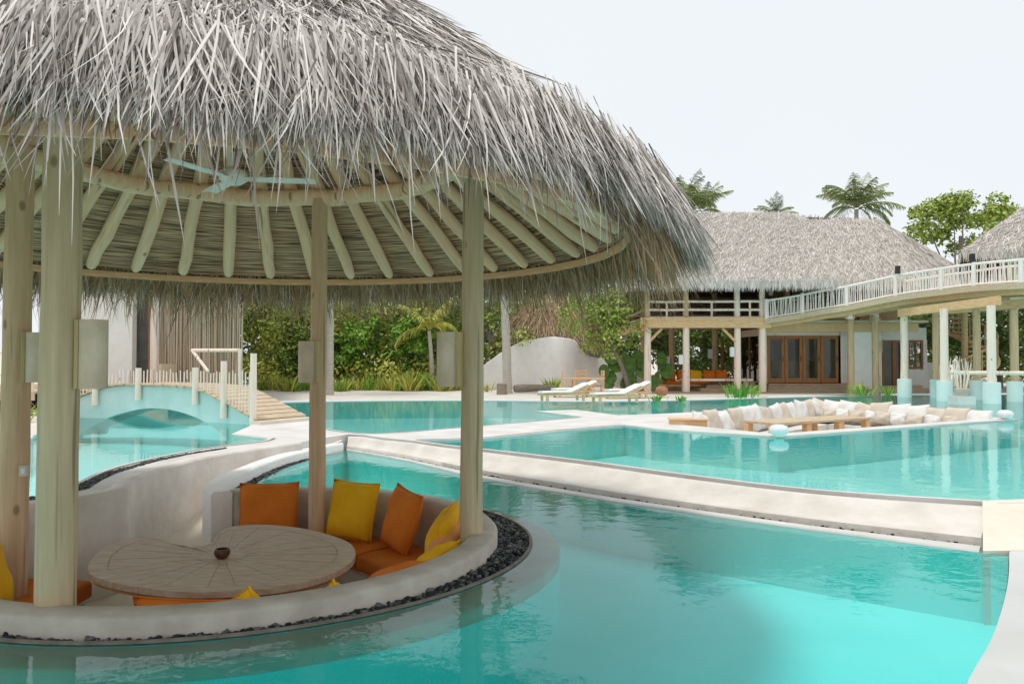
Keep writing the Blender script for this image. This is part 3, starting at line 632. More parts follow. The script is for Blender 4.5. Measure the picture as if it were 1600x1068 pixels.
# foot step of the bridge
c = CL[0]; bpart(MB().box((c[0]+.03,c[1]-.05,.03),(.35,1.5,.14),Matrix.Rotation(math.atan2(ct[0][1],ct[0][0]),3,'Z')),'foot_step','cream',bev=.01)
def rail(sgn, i0, i1, post_at, ph, picket_step, top=None):
    for i in post_at:
        c = CL[i]+cs[i]*sgn*(HW-.02); h = ph if isinstance(ph,(int,float)) else ph[post_at.index(i)]
        bpart(MB().tube([(c[0],c[1],c[2]-.35),(c[0],c[1],c[2]+h)],[.075,.068],12),'rail_post','log_white',True)
    for i in range(i0, i1, picket_step):
        if min(abs(i-j) for j in post_at) < 2: continue
        c = CL[i]+cs[i]*sgn*(HW-.04); h = max(1.14-c[2],.36)*(1 if i<85 else .8)+rng.uniform(-.03,.05)
        bpart(MB().tube([(c[0],c[1],c[2]+.03),(c[0]+rng.normal(0,.012),c[1],c[2]+h)],[.017,.014],7),'picket','log_white')
rail(-1, 3, 112, [2,20,38,72,96,112], [1.42,.92,.5,.42,.6,.7], 2)
a, b = D(300,547,20.6), D(375,547,20.0); c2_ = D(325,580,20.2)
bpart(MB().tube([a,b],.045,9),'hand_rail','log_white',True); bpart(MB().tube([a,c2_],.042,9),'hand_rail','log_white',True)
b2_ = b.copy(); b2_.z = .5; bpart(MB().tube([b+Vector((0,0,.04)),b2_],.05,9),'rail_post','log_white',True)

# ------------------------------------------------------------------ villa behind the bridge
vil = thing('white_villa', 'white stucco villa with dark doorway and tall reed screen behind the bridge', 'villa', (-13,26,0))
def vpart(mb, name, mt, bev=0, smoothf=False, par=None):
    o = mb.build(name, mt, par or vil, smoothf, bev); o.data.transform(Matrix.Translation((13,-26,0))); return o
YV = 26
def pxbox(x0,y0,x1,y1,Y,dep):
    a = D(x0,y0,Y); b = D(x1,y1,Y); return MB().b2((a.x,Y,min(a.z,b.z)),(b.x,Y+dep,max(a.z,b.z)))
def seg_wall(x0,x1,Y,dep,z0=.3,z1=5.2): return MB().b2((D(x0,500,Y).x,Y,z0),(D(x1,500,Y).x,Y+dep,z1))
vpart(seg_wall(60,207,YV,.3),'wall','stucco'); vpart(seg_wall(235,268,YV-.1,.5),'wall','stucco')
vpart(MB().b2((D(207,500,YV).x,YV,4.4),(D(235,500,YV).x,YV+.3,5.2)),'lintel','stucco')
vpart(seg_wall(205,237,YV+.6,.1,.3,4.5),'door','screen')
vpart(seg_wall(232,236,YV-.03,.2,.55,4.45),'door_frame','door_wood')
vpart(MB().b2((-17,YV-2.2,.45),(-9.2,YV-.001,.58)),'deck','plank')
for i in range(3): vpart(MB().b2((-12.2+.1*i,YV-2.6-.3*i,.02),(-10.6,YV-2.3-.3*i,.42-.15*i)),'step','plank')
nr = 95; xs = np.linspace(D(250,500,YV-.35).x, D(378,500,YV-.35).x, nr); V=[];Fq=[];ti=[]
for i,x in enumerate(xs):
    m = MB().tube([(x,YV-.35+rng.normal(0,.03),.4),(x+rng.normal(0,.05),YV-.35+rng.normal(0,.03),4.6+rng.uniform(0,.4))],[.022,.016],5,False); n0=len(V); V+=m.v; Fq+=[tuple(q+n0 for q in f) for f in m.f]; ti+=[rng.random()]*len(m.v)
V = np.array(V)+np.array([13,-26,0]); tag(npmesh('reed_screen',V,Fq,'reed',ti,vil),kind='stuff')
vpart(MB().b2((xs[0],YV-.3,.3),(xs[-1]-.1,YV-.2,4.5)),'screen_backing','plank_grey')
vpart(MB().tube([D(240,430,YV-.5),D(243,598,YV-.5)],.09,10),'post','log_white',smoothf=True)
p = D(262,590,YV-1.2); vpart(MB().box(p,(.07,1.1,.9)),'stair_cheek','plank')
# villa roof
rows = [[(x,y,z) for x,y,z in ((-21,YV-1.5,4.7),(-8.2,YV-1.5,4.7))],[(-21,YV+4,8.2),(-10.5,YV+4,8.2)],[(-21,YV+9,4.7),(-8.2,YV+9,4.7)]]
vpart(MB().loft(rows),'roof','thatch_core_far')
# side terrace further left
ter = thing('side_terrace','timber terrace with white railing beside the bridge pool, raised on dark posts','terrace',(-14,20,0))
def tp(mb,name,mt,bev=0):
    o = mb.build(name,mt,ter,False,bev); o.data.transform(Matrix.Translation((14,-20,0))); return o
for i in range(14): tp(MB().b2((-18,18.9+i*.16,.58),(-11.75,19.04+i*.16,.63)),'plank','plank',.004)
tp(MB().b2((-18,18.86,.42),(-11.72,18.9,.62)),'fascia','plank')
for x in (-12,-13.2,-14.6): tp(MB().tube([(x,19.1,-.1),(x,19.1,.58)],.07,8),'stump_post','dark_wood')
tp(MB().b2((-18,20.5,.04),(-11.8,20.6,.56)),'under_deck_shade','dark_void')  # near-black sheet standing in for the shade below the raised deck
for x in (-11.9,-12.6,-13.3): tp(MB().tube([(x,19.05,.6),(x,19.05,1.75)],[.06,.05],9),'rail_post','log_white')
for z in (1.05,1.6): tp(MB().tube([(-18,19.05,z),(-11.8,19.05,z)],.035,8),'rail_bar','log_white')

# ------------------------------------------------------------------ thatched house over the far pool
def thatch_faces(name, quads, n, Lr, Wr, mt, parent, off, lift=.03, dro=.03, spread=.3, fr=None):
    Vs, Fs, Ts = [], [], []; base = 0; areas = []
    for q in quads:
        q = [np.array(p, float) for p in q]; areas.append(np.linalg.norm(np.cross(q[1]-q[0], q[3]-q[0]))/2+np.linalg.norm(np.cross(q[2]-q[1], q[2]-q[3]))/2)
    for q, A in zip(quads, areas):
        q = [np.array(p, float) for p in q]; k = max(int(n*A/sum(areas)), 4); u = rng.random(k)[:,None]; v = rng.random(k)[:,None]
        P = (q[0]*(1-u)+q[1]*u)*(1-v)+(q[3]*(1-u)+q[2]*u)*v         # q0,q1 eave; q3,q2 ridge
        Td = norm((q[0]*(1-u)+q[1]*u)-(q[3]*(1-u)+q[2]*u)); Nn = norm(np.cross(q[1]-q[0], (q[3]+q[2])/2-(q[0]+q[1])/2)); Nn = Nn*np.sign(Nn[2] if abs(Nn[2])>1e-6 else 1)
        side = norm(np.cross(Td, Nn)); T = norm(Td+side*rng.normal(0,spread,k)[:,None]+Nn*rng.normal(.06,.06,k)[:,None]); L = rng.uniform(*Lr,k)
        Vq, Fq, ti = ribbons(P+Nn*rng.uniform(0,lift,k)[:,None]-T*(L*.4)[:,None], T, np.repeat(Nn[None],k,0), L, rng.uniform(*Wr,k), dro*np.ones(k), 2, .1, [1,.9,.2])
        Vs.append(Vq); Fs.append(Fq+base); Ts.append(ti); base += len(Vq)
        if fr:
            e = q[1]-q[0]; k = int(np.linalg.norm(e)*fr); u = rng.random(k)[:,None]; P = q[0]+e*u+np.array([0,0,.05]); T = norm(np.array([0,0,-1.])+Td[0]*.35+norm(e)*rng.normal(0,.2,k)[:,None])
            Vq, Fq, ti = ribbons(P, T, np.repeat(Nn[None],k,0), rng.uniform(.2,.55,k), rng.uniform(.015,.035,k), np.zeros(k), 2, .1, [1,.9,.2])
            Vs.append(Vq); Fs.append(Fq+base); Ts.append(ti*.8); base += len(Vq)
    V = np.concatenate(Vs)+np.array(off); return tag(npmesh(name, V, np.concatenate(Fs), mt, np.concatenate(Ts), parent), kind='stuff')
hs = thing('pool_house','two storey timber pool house with wide grey thatch roof and balcony','house',(10,33,0))
OFF = Vector((-10,-33,0))
def hp(mb, name, mt, bev=0, smoothf=False, par=None):
    o = mb.build(name, mt, par or hs, smoothf, bev); o.data.transform(Matrix.Translation(OFF)); return o
YF, YB, YG = 31.6, 39.5, 33.2
ZE, ZR = 4.55, 8.05
e = lambda px, z, Y: tuple(Vector((D(px,400,Y).x, Y, z)))
x = lambda px, Y: D(px,400,Y).x
eL, eR = x(985,30.4), x(1440,30.4)
r0, r1, r2, r3 = x(1085,35.5), x(1228,35.5), x(1268,35.5), x(1370,35.5)
zr1, zr2 = D(0,332,35.5).z, D(0,343,35.5).z
eM1 = eL+(eR-eL)*.42; eM2 = eL+(eR-eL)*.52; eFR = x(1540,34.5)
quads = [[(eL,30.4,ZE),(eM1,30.4,ZE),(r1,35.5,zr1),(r0,35.5,zr1)],[(eM1,30.4,ZE),(eM2,30.4,ZE),(r2,35.5,zr2),(r1,35.5,zr1)],[(eM2,30.4,ZE),(eR,30.4,ZE),(r3,35.5,zr2),(r2,35.5,zr2)],
 [(eR,30.4,ZE),(eFR,34.0,ZE+.1),(r3+.05,35.55,zr2),(r3,35.5,zr2)],[(eFR,34.0,ZE+.1),(eFR-.5,40.5,ZE),(r3,35.6,zr2),(r3,35.55,zr2)],
 [(eL,40.6,ZE),(eL,30.4,ZE),(r0,35.5,zr1),(r0,35.6,zr1)],[(eFR-.5,40.6,ZE),(eL,40.6,ZE),(r0,35.6,zr1),(r3,35.6,zr2)]]
def sag(q, n=10):
    q = [np.array(p,float) for p in q]; rows = []
    for i in range(n+1):
        v = i/n; rows.append([tuple((q[0]*(1-u)+q[1]*u)*(1-v)+(q[3]*(1-u)+q[2]*u)*v+np.array([0,0,.0])) for u in np.linspace(0,1,8)])
    return rows
m = MB()
for q in quads: m.loft(sag(q))
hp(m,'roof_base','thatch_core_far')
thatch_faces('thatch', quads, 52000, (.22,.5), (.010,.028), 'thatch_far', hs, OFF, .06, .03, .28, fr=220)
# underside of the eave
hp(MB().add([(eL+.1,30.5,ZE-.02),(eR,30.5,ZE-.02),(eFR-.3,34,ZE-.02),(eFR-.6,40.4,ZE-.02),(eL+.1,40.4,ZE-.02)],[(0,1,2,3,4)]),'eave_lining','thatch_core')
# balcony floor and beams
zb = D(0,500,YF).z
xl, xr = x(1003,YF), x(1192,YF); xe = x(1450,YF)
hp(MB().b2((xl-.1,YF-.12,zb-.32),(xr+.3,YF+.02,zb)),'floor_beam','wood_tan',.01)
hp(MB().b2((xl-.1,YF-.16,zb-.02),(xr+.3,YF-.121,zb+.10)),'fascia_board','wood_tan',.01)
hp(MB().b2((xl,YF+.02,zb-.1),(xe,YB,zb)),'balcony_floor','plank')
hp(MB().b2((xl-.02,YF+.02,zb-.45),(xl+.12,YB,zb-.1)),'side_beam','wood_tan')
hp(MB().b2((xr+.3,YF+.8,zb-.45),(xe,YF+1.0,zb-.101)),'lintel_beam','wood_tan')
# columns, ground floor and upper floor
for px, py0 in [(1011,616),(1071,617),(1151,611),(1190,600)]:
    X = x(px,YF+.1); hp(MB().tube([(X,YF+.1,-.02),(X+.01,YF+.1,zb-.3)],[.155,.13],12),'column','log_white',smoothf=True)
    hp(MB().tube([(X,YF+.1,zb-.02),(X,YF+.1,ZE+.6)],[.13,.11],12),'upper_column','log_white' if px>1100 else 'log',smoothf=True)
for px in (1005,1049,1116,1187):
    X = x(px,YF+4.6); hp(MB().tube([(X,YF+4.6,0),(X,YF+4.6,zb-.1)],.14,10),'column','log',smoothf=True)
    hp(MB().tube([(X,YF+4.6,zb),(X,YF+4.6,ZE+(.3 if px==1005 else 1.6))],.12,10),'upper_column','log',smoothf=True)
for px in (1230,1285,1345): 
    X = x(px,YF+2); hp(MB().b2((X-.1,YF+2,zb),(X+.1,YF+2.2,ZE+1.3)),'upper_column','wood_tan')
# balcony rails
cols = [x(p,YF+.1) for p in (1011,1071,1151,1190)]
for a,b in zip(cols[:-1],cols[1:]):
    for py in (470.5,483.5,496): 
        z = D(0,py,YF).z; hp(MB().tube([(a,YF+.05,z),((a+b)/2,YF+.05,z+rng.normal(0,.01)),(b,YF+.05,z)],.055,9),'balcony_rail','log_white',smoothf=True)
    hp(MB().tube([((a+b)/2,YF+.05,zb),((a+b)/2,YF+.05,zb+.75)],.045,8),'rail_post','log_white')
for py in (470.5,483.5,496):
    z = D(0,py,YF).z; hp(MB().tube([(cols[0],YF+4.6,z),(cols[-1],YF+4.6,z)],.05,8),'balcony_rail','log_white')
    hp(MB().tube([(cols[0]-.05,YF+.1,z),(cols[0]-.05,YB,z)],.05,8),'balcony_rail','log_white')
# upstairs back walls and screens
hp(MB().b2((x(1196,YF+2.5),YF+2.6,zb),(x(1235,YF+2.5),YF+2.7,ZE+1.4)),'inner_wall','dark_wood')
hp(MB().b2((x(1235,YF+2.5),YF+2.3,zb+.9),(x(1400,YF+2.5),YF+2.36,ZE+1.2)),'roll_blind','screen')
hp(MB().b2((xl+.4,YB-1.2,zb),(xe,YB-1.1,ZE+.35)),'back_wall','plank_grey')
hp(MB().b2((x(1235,YF+2.5),YF+2.4,zb),(x(1400,YF+2.5),YF+2.46,zb+.9)),'parapet','wood_tan')
for i in range(9):
    X = xl+2.9+i*.75; hp(MB().tube([(X,YF-.6,ZE+.1),(X,YF+4.0,ZE+2.7)],.06,7),'rafter','wood_tan')
# knee braces
for px,s in ((1011,1),(1151,-1)):
    X = x(px,YF+.1); hp(MB().tube([(X+.1*s,YF+.1,zb-.85),(X+.6*s,YF+.1,zb-.34)],.06,7),'brace','wood_tan')
# ground floor terrace, steps, deck
zd = D(0,598.5,YG).z
for i in range(5):
    z1 = zd-.105*i-.002; hp(MB().b2((x(1194,YG)-.15*i,YG-.35*i-.5,-.05),(x(1330,YG)+.16*i,YG-.35*i-.15 if i else YG+5,z1)),'step','plank_grey',.008)
hp(MB().b2((xl-.2,YF-.3,-.02),(x(1196,YF),YB,.09)),'terrace_floor','plank_grey')
for i in range(4): hp(MB().b2((x(1098,YF)+.35*i,YF+.5+.4*i,.09),(x(1193,YF),YF+3,.09+.13*(i+1))),'side_step','plank_grey')
# glazed front
za, zt = zd, D(0,524,YG).z
hp(MB().b2((x(1191,YG),YG-.05,zt),(x(1312,YG),YG+.15,D(0,513,YG).z)),'lintel','log_white')
hp(MB().b2((x(1186,YG),YG-.1,za-.6),(x(1196,YG),YG+.2,zt+.6)),'corner_post','log_white')
dx = np.linspace(x(1197,YG), x(1309,YG), 5)
for i in range(4):
    a, b = dx[i]+.01, dx[i+1]-.01
    d = hp(MB().b2((a,YG,za+.02),(a+.13,YG+.07,zt-.01)).b2((b-.13,YG,za+.02),(b,YG+.07,zt-.01)).b2((a+.13,YG,za+.02),(b-.13,YG+.07,za+.22)).b2((a+.13,YG,zt-.14),(b-.13,YG+.07,zt-.01)),'folding_door','door_wood',.005)
    g = MB().b2((a+.13,YG+.03,za+.22),(b-.13,YG+.04,zt-.14)).build('pane','glass',d); g.data.transform(Matrix.Translation(OFF))
    hd = MB().b2((b-.09,YG-.03,za+.95),(b-.06,YG-.001,za+1.15)).build('handle','metal_dark',d); hd.data.transform(Matrix.Translation(OFF))
# glazed left side
hp(MB().b2((x(1160,YG),YG+3.4,za),(x(1164,YG),YG+3.5,zt)),'door_frame','door_wood')
for yy in (YG+.3,YG+1.7,YG+3.1): hp(MB().b2((x(1190,YG)-.03,yy,za),(x(1190,YG)+.06,yy+.12,zt)),'side_frame','door_wood')
hp(MB().b2((x(1190,YG),YG+.42,za),(x(1190,YG)+.02,YG+3.1,zt)),'side_pane','glass')
hp(MB().b2((x(1190,YG)-.05,YG+.2,zt),(x(1190,YG)+.1,YG+3.5,zt+.3)),'side_lintel','log_white')
# room inside
hp(MB().b2((x(1192,YG),YG+4.6,za),(x(1330,YG),YG+4.7,zb-.1)),'room_wall','plank_grey')
hp(MB().b2((x(1312,YG),YG-.02,za-.5),(x(1318,YG),YG+4.6,zb-.2)),'room_side','stucco')
for px in (1222,1246,1270,1293): 
    X = x(px,YG+2); hp(MB().b2((X-.25,YG+2.2,za),(X+.25,YG+2.7,za+.5)).b2((X-.25,YG+2.6,za+.5),(X+.25,YG+2.7,za+.95)),'indoor_chair','lamp_wood')
hp(MB().b2((x(1215,YG+4),YG+4.5,za+1.0),(x(1245,YG+4),YG+4.59,za+1.9)),'dark_opening','dark_void')
# plain wall, posts and second room to the right
YW = 32.6
hp(MB().b2((x(1333,YW),YW,-.02),(x(1364,YW),YW+.3,D(0,507,YW).z)),'wall','stucco')
hp(MB().b2((x(1312,YG),YG+.01,-.02),(x(1336,YG),YG+.25,zt+.3)),'wall','stucco')
for px,py in ((1328,621),(1366,620)):
    X = x(px,31.2); hp(MB().tube([(X,31.2,-.05),(X,31.2,D(0,495,31.2).z)],.13,10),'column','log',smoothf=True)
X = x(1372,33); hp(MB().tube([(X,33,-.05),(X,33,3.2)],.1,10),'column','log_white',smoothf=True)
YR = 34.5
zt2 = D(0,531,YR).z; za2 = D(0,601,YR).z
hp(MB().b2((x(1364,YR),YR,zt2),(x(1446,YR),YR+.25,D(0,512,YR).z)),'wall','stucco')
hp(MB().b2((x(1409,YR),YR,za2-.5),(x(1418,YR),YR+.25,zt2)),'wall','stucco')
hp(MB().b2((x(1418,YR),YR,za2-.5),(x(1441,YR),YR+.25,D(0,577,YR).z)),'wall','stucco')
hp(MB().b2((x(1441,YR),YR,za2-.5),(x(1447,YR),YR+.25,zt2)),'wall','stucco')
hp(MB().b2((x(1446,YR),YR+1,-.1),(x(1480,YR),YR+1.2,D(0,566,YR).z)),'low_wall','stucco')
d = hp(MB().b2((x(1374,YR),YR+.02,za2),(x(1380,YR),YR+.12,zt2)).b2((x(1393,YR),YR+.02,za2),(x(1399,YR),YR+.12,zt2)).b2((x(1405,YR),YR+.02,za2),(x(1409,YR),YR+.12,zt2)).b2((x(1380,YR),YR+.03,zt2-.12),(x(1405,YR),YR+.11,zt2-.001)),'side_door','door_wood')
g = MB().b2((x(1380,YR),YR+.06,za2),(x(1405,YR),YR+.07,zt2-.12)).build('pane','glass_dark',d); g.data.transform(Matrix.Translation(OFF))
wz = D(0,576,YR).z
wn = hp(MB().b2((x(1418,YR),YR+.02,wz),(x(1421,YR),YR+.12,zt2)).b2((x(1429,YR),YR+.02,wz),(x(1431,YR),YR+.12,zt2)).b2((x(1438,YR),YR+.02,wz),(x(1441,YR),YR+.12,zt2)).b2((x(1421,YR),YR+.025,wz),(x(1438,YR),YR+.115,wz+.1)).b2((x(1421,YR),YR+.025,zt2-.1),(x(1438,YR),YR+.115,zt2-.001)),'window','door_wood')
g = MB().b2((x(1421,YR),YR+.06,wz+.1),(x(1438,YR),YR+.07,zt2-.1)).build('pane','glass',wn); g.data.transform(Matrix.Translation(OFF))
for i in range(4): hp(MB().b2((x(1372,YR)-.1,YR-.5-.3*i,-.05),(x(1430,YR)+.25*i,YR-.2-.3*i,za2-.11*i-.01)),'step','plank')
hp(MB().b2((x(1374,YR),YR+2.5,-.1),(x(1446,YR),YR+2.6,3)),'room_wall','dark_wood')
for px,py,Y in ((1190,567,YG-.2),(1336,545,YG-.1),(1375,541,32.9)):
    hp(pxbox(px-4,py-9,px+4,py+9,Y,.12),'wall_lamp','stone_lamp',.01)
for px,py,Y in ((1065,562,YF-.05),(1145,550,YF-.05),(1044,565,YF+4.4),(1111,553,YF+4.4)):
    hp(pxbox(px-4,py-8,px+3,py+7,Y,.12),'column_lamp','lamp_white',.01)
for px,py in ((1219,447),(1205,455)): hp(pxbox(px-3,py-7,px+3,py+6,YF+1.2,.12),'hanging_lamp','lamp_white',.01)

# terrace furniture of the house
tt = thing('terrace_table','long pale timber table on the house terrace beside orange cushions','table',(x(1105,32.6),32.6,.09))
hz = D(0,593,32.6).z-.09
MB().box((.35,0,hz),(2.9,.8,.09)).build('top','log_white',tt,bevel=.01)
for sx in (-1.0,1.6): MB().tube([(sx,0,0),(sx,0,hz-.045)],.12,10).build('leg','log_white',tt)
for i,(px,c) in enumerate(((1048,'orange'),(1062,'orange'),(1076,'orange'),(1088,'yellow'),(1098,'orange'),(1110,'orange'),(1122,'yellow'))):
    p = D(px,597 if i<4 else 592,34.0); pillow(c,(.62,1,.55),(p.x,34.0,.62+.08*(i%2)),random.uniform(-.3,.3),.4,f'{c} pillow on the bench behind the long terrace table','','pillow',f'{c} pillows on the terrace bench',pip=False) if False else None
bn = thing('terrace_bench','low bench with orange mattress behind the long terrace table','bench',(x(1075,33.8),33.8,.09))
MB().box((0.4,0,.2),(3.4,.7,.08)).build('seat','wood_tan',bn,bevel=.01); MB().box((.4,0,.31),(3.35,.68,.14)).build('mattress','orange',bn,bevel=.04)
for sx in (-1.2,2.0): MB().box((sx,0,.08),(.1,.6,.16)).build('leg','wood_tan',bn)
MB().box((-1.35,-.1,.35),(.1,.9,.7)).build('arm','wood_tan',bn,bevel=.02)
for i,(dx_,c) in enumerate(((-.8,'orange'),(-.2,'orange'),(.35,'yellow'),(.95,'orange'),(1.5,'orange'))):
    pillow(c,(.58,1,.5),(x(1075,33.8)+dx_,34.0,.72),.1*(-1)**i,.35,('yellow pillow among orange ones on the terrace bench' if c=='yellow' else 'orange pillow in the row on the terrace bench'),.1,group='pillows on the terrace bench',pip=False)
jar = MB().lathe([(.12,0),(.2,.06),(.24,.18),(.2,.3),(.1,.36),(.12,.4),(.09,.4)],16).build('clay_jar','terracotta',None,True); p = U(1034,618,.09); jar.location = (p[0],p[1],.09); tag(jar,'round terracotta jar at the edge of the house terrace','jar')

# ------------------------------------------------------------------ raised walkway
wk = thing('raised_walkway','curved raised timber walkway with white stick railing on tall posts','walkway',(15,28,0))
WO = Vector((-15,-28,0))
def wp(mb,name,mt,bev=0,smoothf=False):
    o = mb.build(name,mt,wk,smoothf,bev); o.data.transform(Matrix.Translation(WO)); return o
K = [(1195,497,31.45),(1240,490.5,31.2),(1280,483,30.7),(1324,476,30.1),(1402,460.5,28.8),(1472,451,27.3),(1523,445,26.3),(1600,440,25.0),(1680,438,24.2)]
near = resample(smooth([tuple(D(*k)) for k in K],10),161); near[:,2] -= .06
tn = norm(np.gradient(near,axis=0)); sdv = norm(np.stack([-tn[:,1],tn[:,0],0*tn[:,0]],1)); sdv *= np.sign(sdv[:,1])[:,None]; far_ = near+sdv*1.9
for i in range(0,160,1):
    a,b,c,d = near[i]+(near[i+1]-near[i])*.03,near[i+1],far_[i+1],far_[i]+(far_[i+1]-far_[i])*.03; z = np.array([0,0,.04])
    wp(MB().add([a,b,c,d,a-z,b-z,c-z,d-z],[(0,1,2,3),(7,6,5,4),(0,4,5,1),(1,5,6,2),(2,6,7,3),(3,7,4,0)]),'plank','plank')
def band(line, o0, o1, z0, z1, name, mt):
    r = []
    for i in range(0,161,4): r.append([tuple(line[i]+sdv[i]*o0+np.array([0,0,z0])),tuple(line[i]+sdv[i]*o1+np.array([0,0,z0])),tuple(line[i]+sdv[i]*o1+np.array([0,0,z1])),tuple(line[i]+sdv[i]*o0+np.array([0,0,z1]))])
    wp(MB().loft(r,True),name,mt)
band(near,-.06,-.003,-.17,.03,'edge_board','plank'); band(near,.25,.37,-.33,-.042,'joist','wood_tan'); band(near,1.5,1.62,-.33,-.042,'joist','wood_tan'); band(near,.9,1.0,-.3,-.042,'joist','wood_tan')
RH = .78
bal = MB().tube([(0,0,.05),(0,0,RH)],[.017,.015],5,False).mesh('baluster','paint_white')
for line,sgn,nm in ((near,.03,'a'),(far_,-.05,'b')):
    L = resample(line,182 if nm=='a' else 112)
    for i,p in enumerate(L):
        o = link('baluster',bal,wk); o.location = Vector(p)+WO+Vector((rng.normal(0,.012),sgn,.0)); o.rotation_euler = (rng.normal(0,.03),rng.normal(0,.05),0)
    for z in (.08,RH): wp(MB().tube([tuple(p+np.array([0,sgn,z])) for p in line[::4]],.045 if z>.5 else .035,8),'rail','paint_white',smoothf=True)
    if nm=='b': continue
    for px in (1198,1256,1324,1402,1472,1523,1596):
        i = int(np.argmin(np.abs(line[:,0]/line[:,1]-(px-800)/F))); p = line[i]
        wp(MB().tube([tuple(p+np.array([0,sgn-.01,-.15])),tuple(p+np.array([0,sgn-.01,RH+.06]))],.07,10),'rail_post','paint_white',smoothf=True)
for px,py in ((1404,422),(1521,403)):
    wp(pxbox(px-3,py-7,px+3,py+5,28.6 if px<1450 else 26.3,.14),'rail_light','metal_dark')
# supports standing in the pool
SUP = [(1413.5,620,490,.145,.255),(1476,626,482,.14,.25),(1550,630,477,.14,.26),(1463,621,484,.12,.22),(1527,624,484,.13,.25),(1586,627,484,.13,.24)]
for px,wy,ty,r,rb in SUP:
    bx,by = U(px,wy,0); zt_ = min(D(0,ty,by).z, 3.5)
    wp(MB().tube([(bx,by,.62),(bx+.01,by,zt_)],[r,r*.92],12),'support_post','log_white' if wy in (620,626,630) else 'log',smoothf=True)
    wp(MB().lathe([(rb,-.66),(rb,.66),(rb-.02,.69),(.02,.69)],20,(bx,by,0)),'pier','bridge_paint',smoothf=True)
a = D(1405,493,U(1413,620)[1]); b = D(1562,474,U(1550,630)[1])
d = (b-a); wp(MB().box((a+b)/2+Vector((0,0,.10)),(d.length,.16,.3),d.to_track_quat('X','Z').to_matrix()),'cross_beam','wood_tan',.01)
a = D(1460,489,28.4); b = D(1640,474,25.6); d = b-a; wp(MB().box((a+b)/2+Vector((0,0,.08)),(d.length,.16,.3),d.to_track_quat('X','Z').to_matrix()),'cross_beam','wood_tan',.01)
for px,py,Y in ((1328,492,30.6),(1366,496,31.5)):
    p = D(px,py,Y); wp(MB().box(p,(.28,.28,.32)),'post_head','log_white',.02)
a = D(1472,582,26.6); b = D(1640,583,24.4); wp(MB().tube([a,b],.07,9),'low_rail','log_white',smoothf=True)

# spiral stair
sp = thing('spiral_stair','brown spiral stair with stick railing winding up behind the walkway posts','stair',(0,0,0)); p = D(1508,590,33.5); sp.location = (p.x,33.5,0)
MB().tube([(0,0,0),(0,0,4.2)],.13,10).build('newel','wood_tan',sp)
for i in range(15):
    a = math.radians(-140+i*20); z = .3+i*.21; o = MB().box((.68,0,0),(1.15,.34,.06)).build('tread','wood_tan',sp,bevel=.008); o.location = (0,0,z); o.rotation_euler = (0,0,a)
    for k in (0,1):
        a2 = a+math.radians(10*k); o = MB().tube([(1.22*math.cos(a2),1.22*math.sin(a2),z-.05+.1*k),(1.22*math.cos(a2),1.22*math.sin(a2),z+.95+.1*k)],.026,6).build('baluster','wood_tan',sp)
MB().tube([(1.22*math.cos(math.radians(-140+i*10)),1.22*math.sin(math.radians(-140+i*10)),1.25+i*.105) for i in range(30)],.045,8).build('hand_rail','wood_tan',sp,True)
MB().tube([(1.22*math.cos(math.radians(-140+i*10)),1.22*math.sin(math.radians(-140+i*10)),.2+i*.105) for i in range(30)],.1,8).build('stringer','wood_tan',sp,True)

# second hut on the right
ht = thing('upper_hut','thatched hut with timber front at the far end of the walkway','hut',(22,31,0))
HO = Vector((-22,-31,0))
def htp(mb,name,mt,bev=0):
    o = mb.build(name,mt,ht,False,bev); o.data.transform(Matrix.Translation(HO)); return o
hx0 = x(1503,28.5); hze = D(0,392,28.5).z; hzr = D(0,285,33).z
hq = [[(hx0,28.5,hze),(hx0+9,28.5,hze),(hx0+6.5,33,hzr+.3),(x(1660,33),33,hzr)],[(hx0*1.27,36.5,hze),(hx0,28.5,hze),(x(1660,33),33,hzr),(x(1660,33),33.1,hzr)],[(hx0+9,36.5,hze),(hx0*1.27,36.5,hze),(x(1660,33),33.1,hzr),(hx0+6.5,33.1,hzr+.3)]]
m = MB()
for q in hq: m.loft(sag(q))
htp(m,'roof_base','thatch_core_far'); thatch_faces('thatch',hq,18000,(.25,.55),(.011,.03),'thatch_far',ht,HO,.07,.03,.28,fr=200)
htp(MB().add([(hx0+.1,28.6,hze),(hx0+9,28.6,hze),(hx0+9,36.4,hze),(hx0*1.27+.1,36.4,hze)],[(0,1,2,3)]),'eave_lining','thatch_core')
zf = near[140][2]
htp(MB().b2((x(1575,29.5),29.5,zf),(x(1584,29.5),29.75,hze+.4)),'post','wood_tan')
htp(MB().b2((x(1584,29.5),29.6,D(0,412,29.6).z),(x(1680,29.5),29.75,hze+.3)),'window_head','door_wood'); htp(MB().b2((x(1590,30),29.9,zf),(x(1690,30),30,hze)),'dark_interior','glass_dark')
htp(MB().b2((x(1575,29.5),29.4,zf-.3),(x(1690,29.5),36,zf-.02)),'floor','plank')
for px in (1582,1660): htp(MB().tube([(x(px,30.2),30.2,-.5),(x(px,30.2),30.2,zf-.3)],.15,10),'stilt','log')

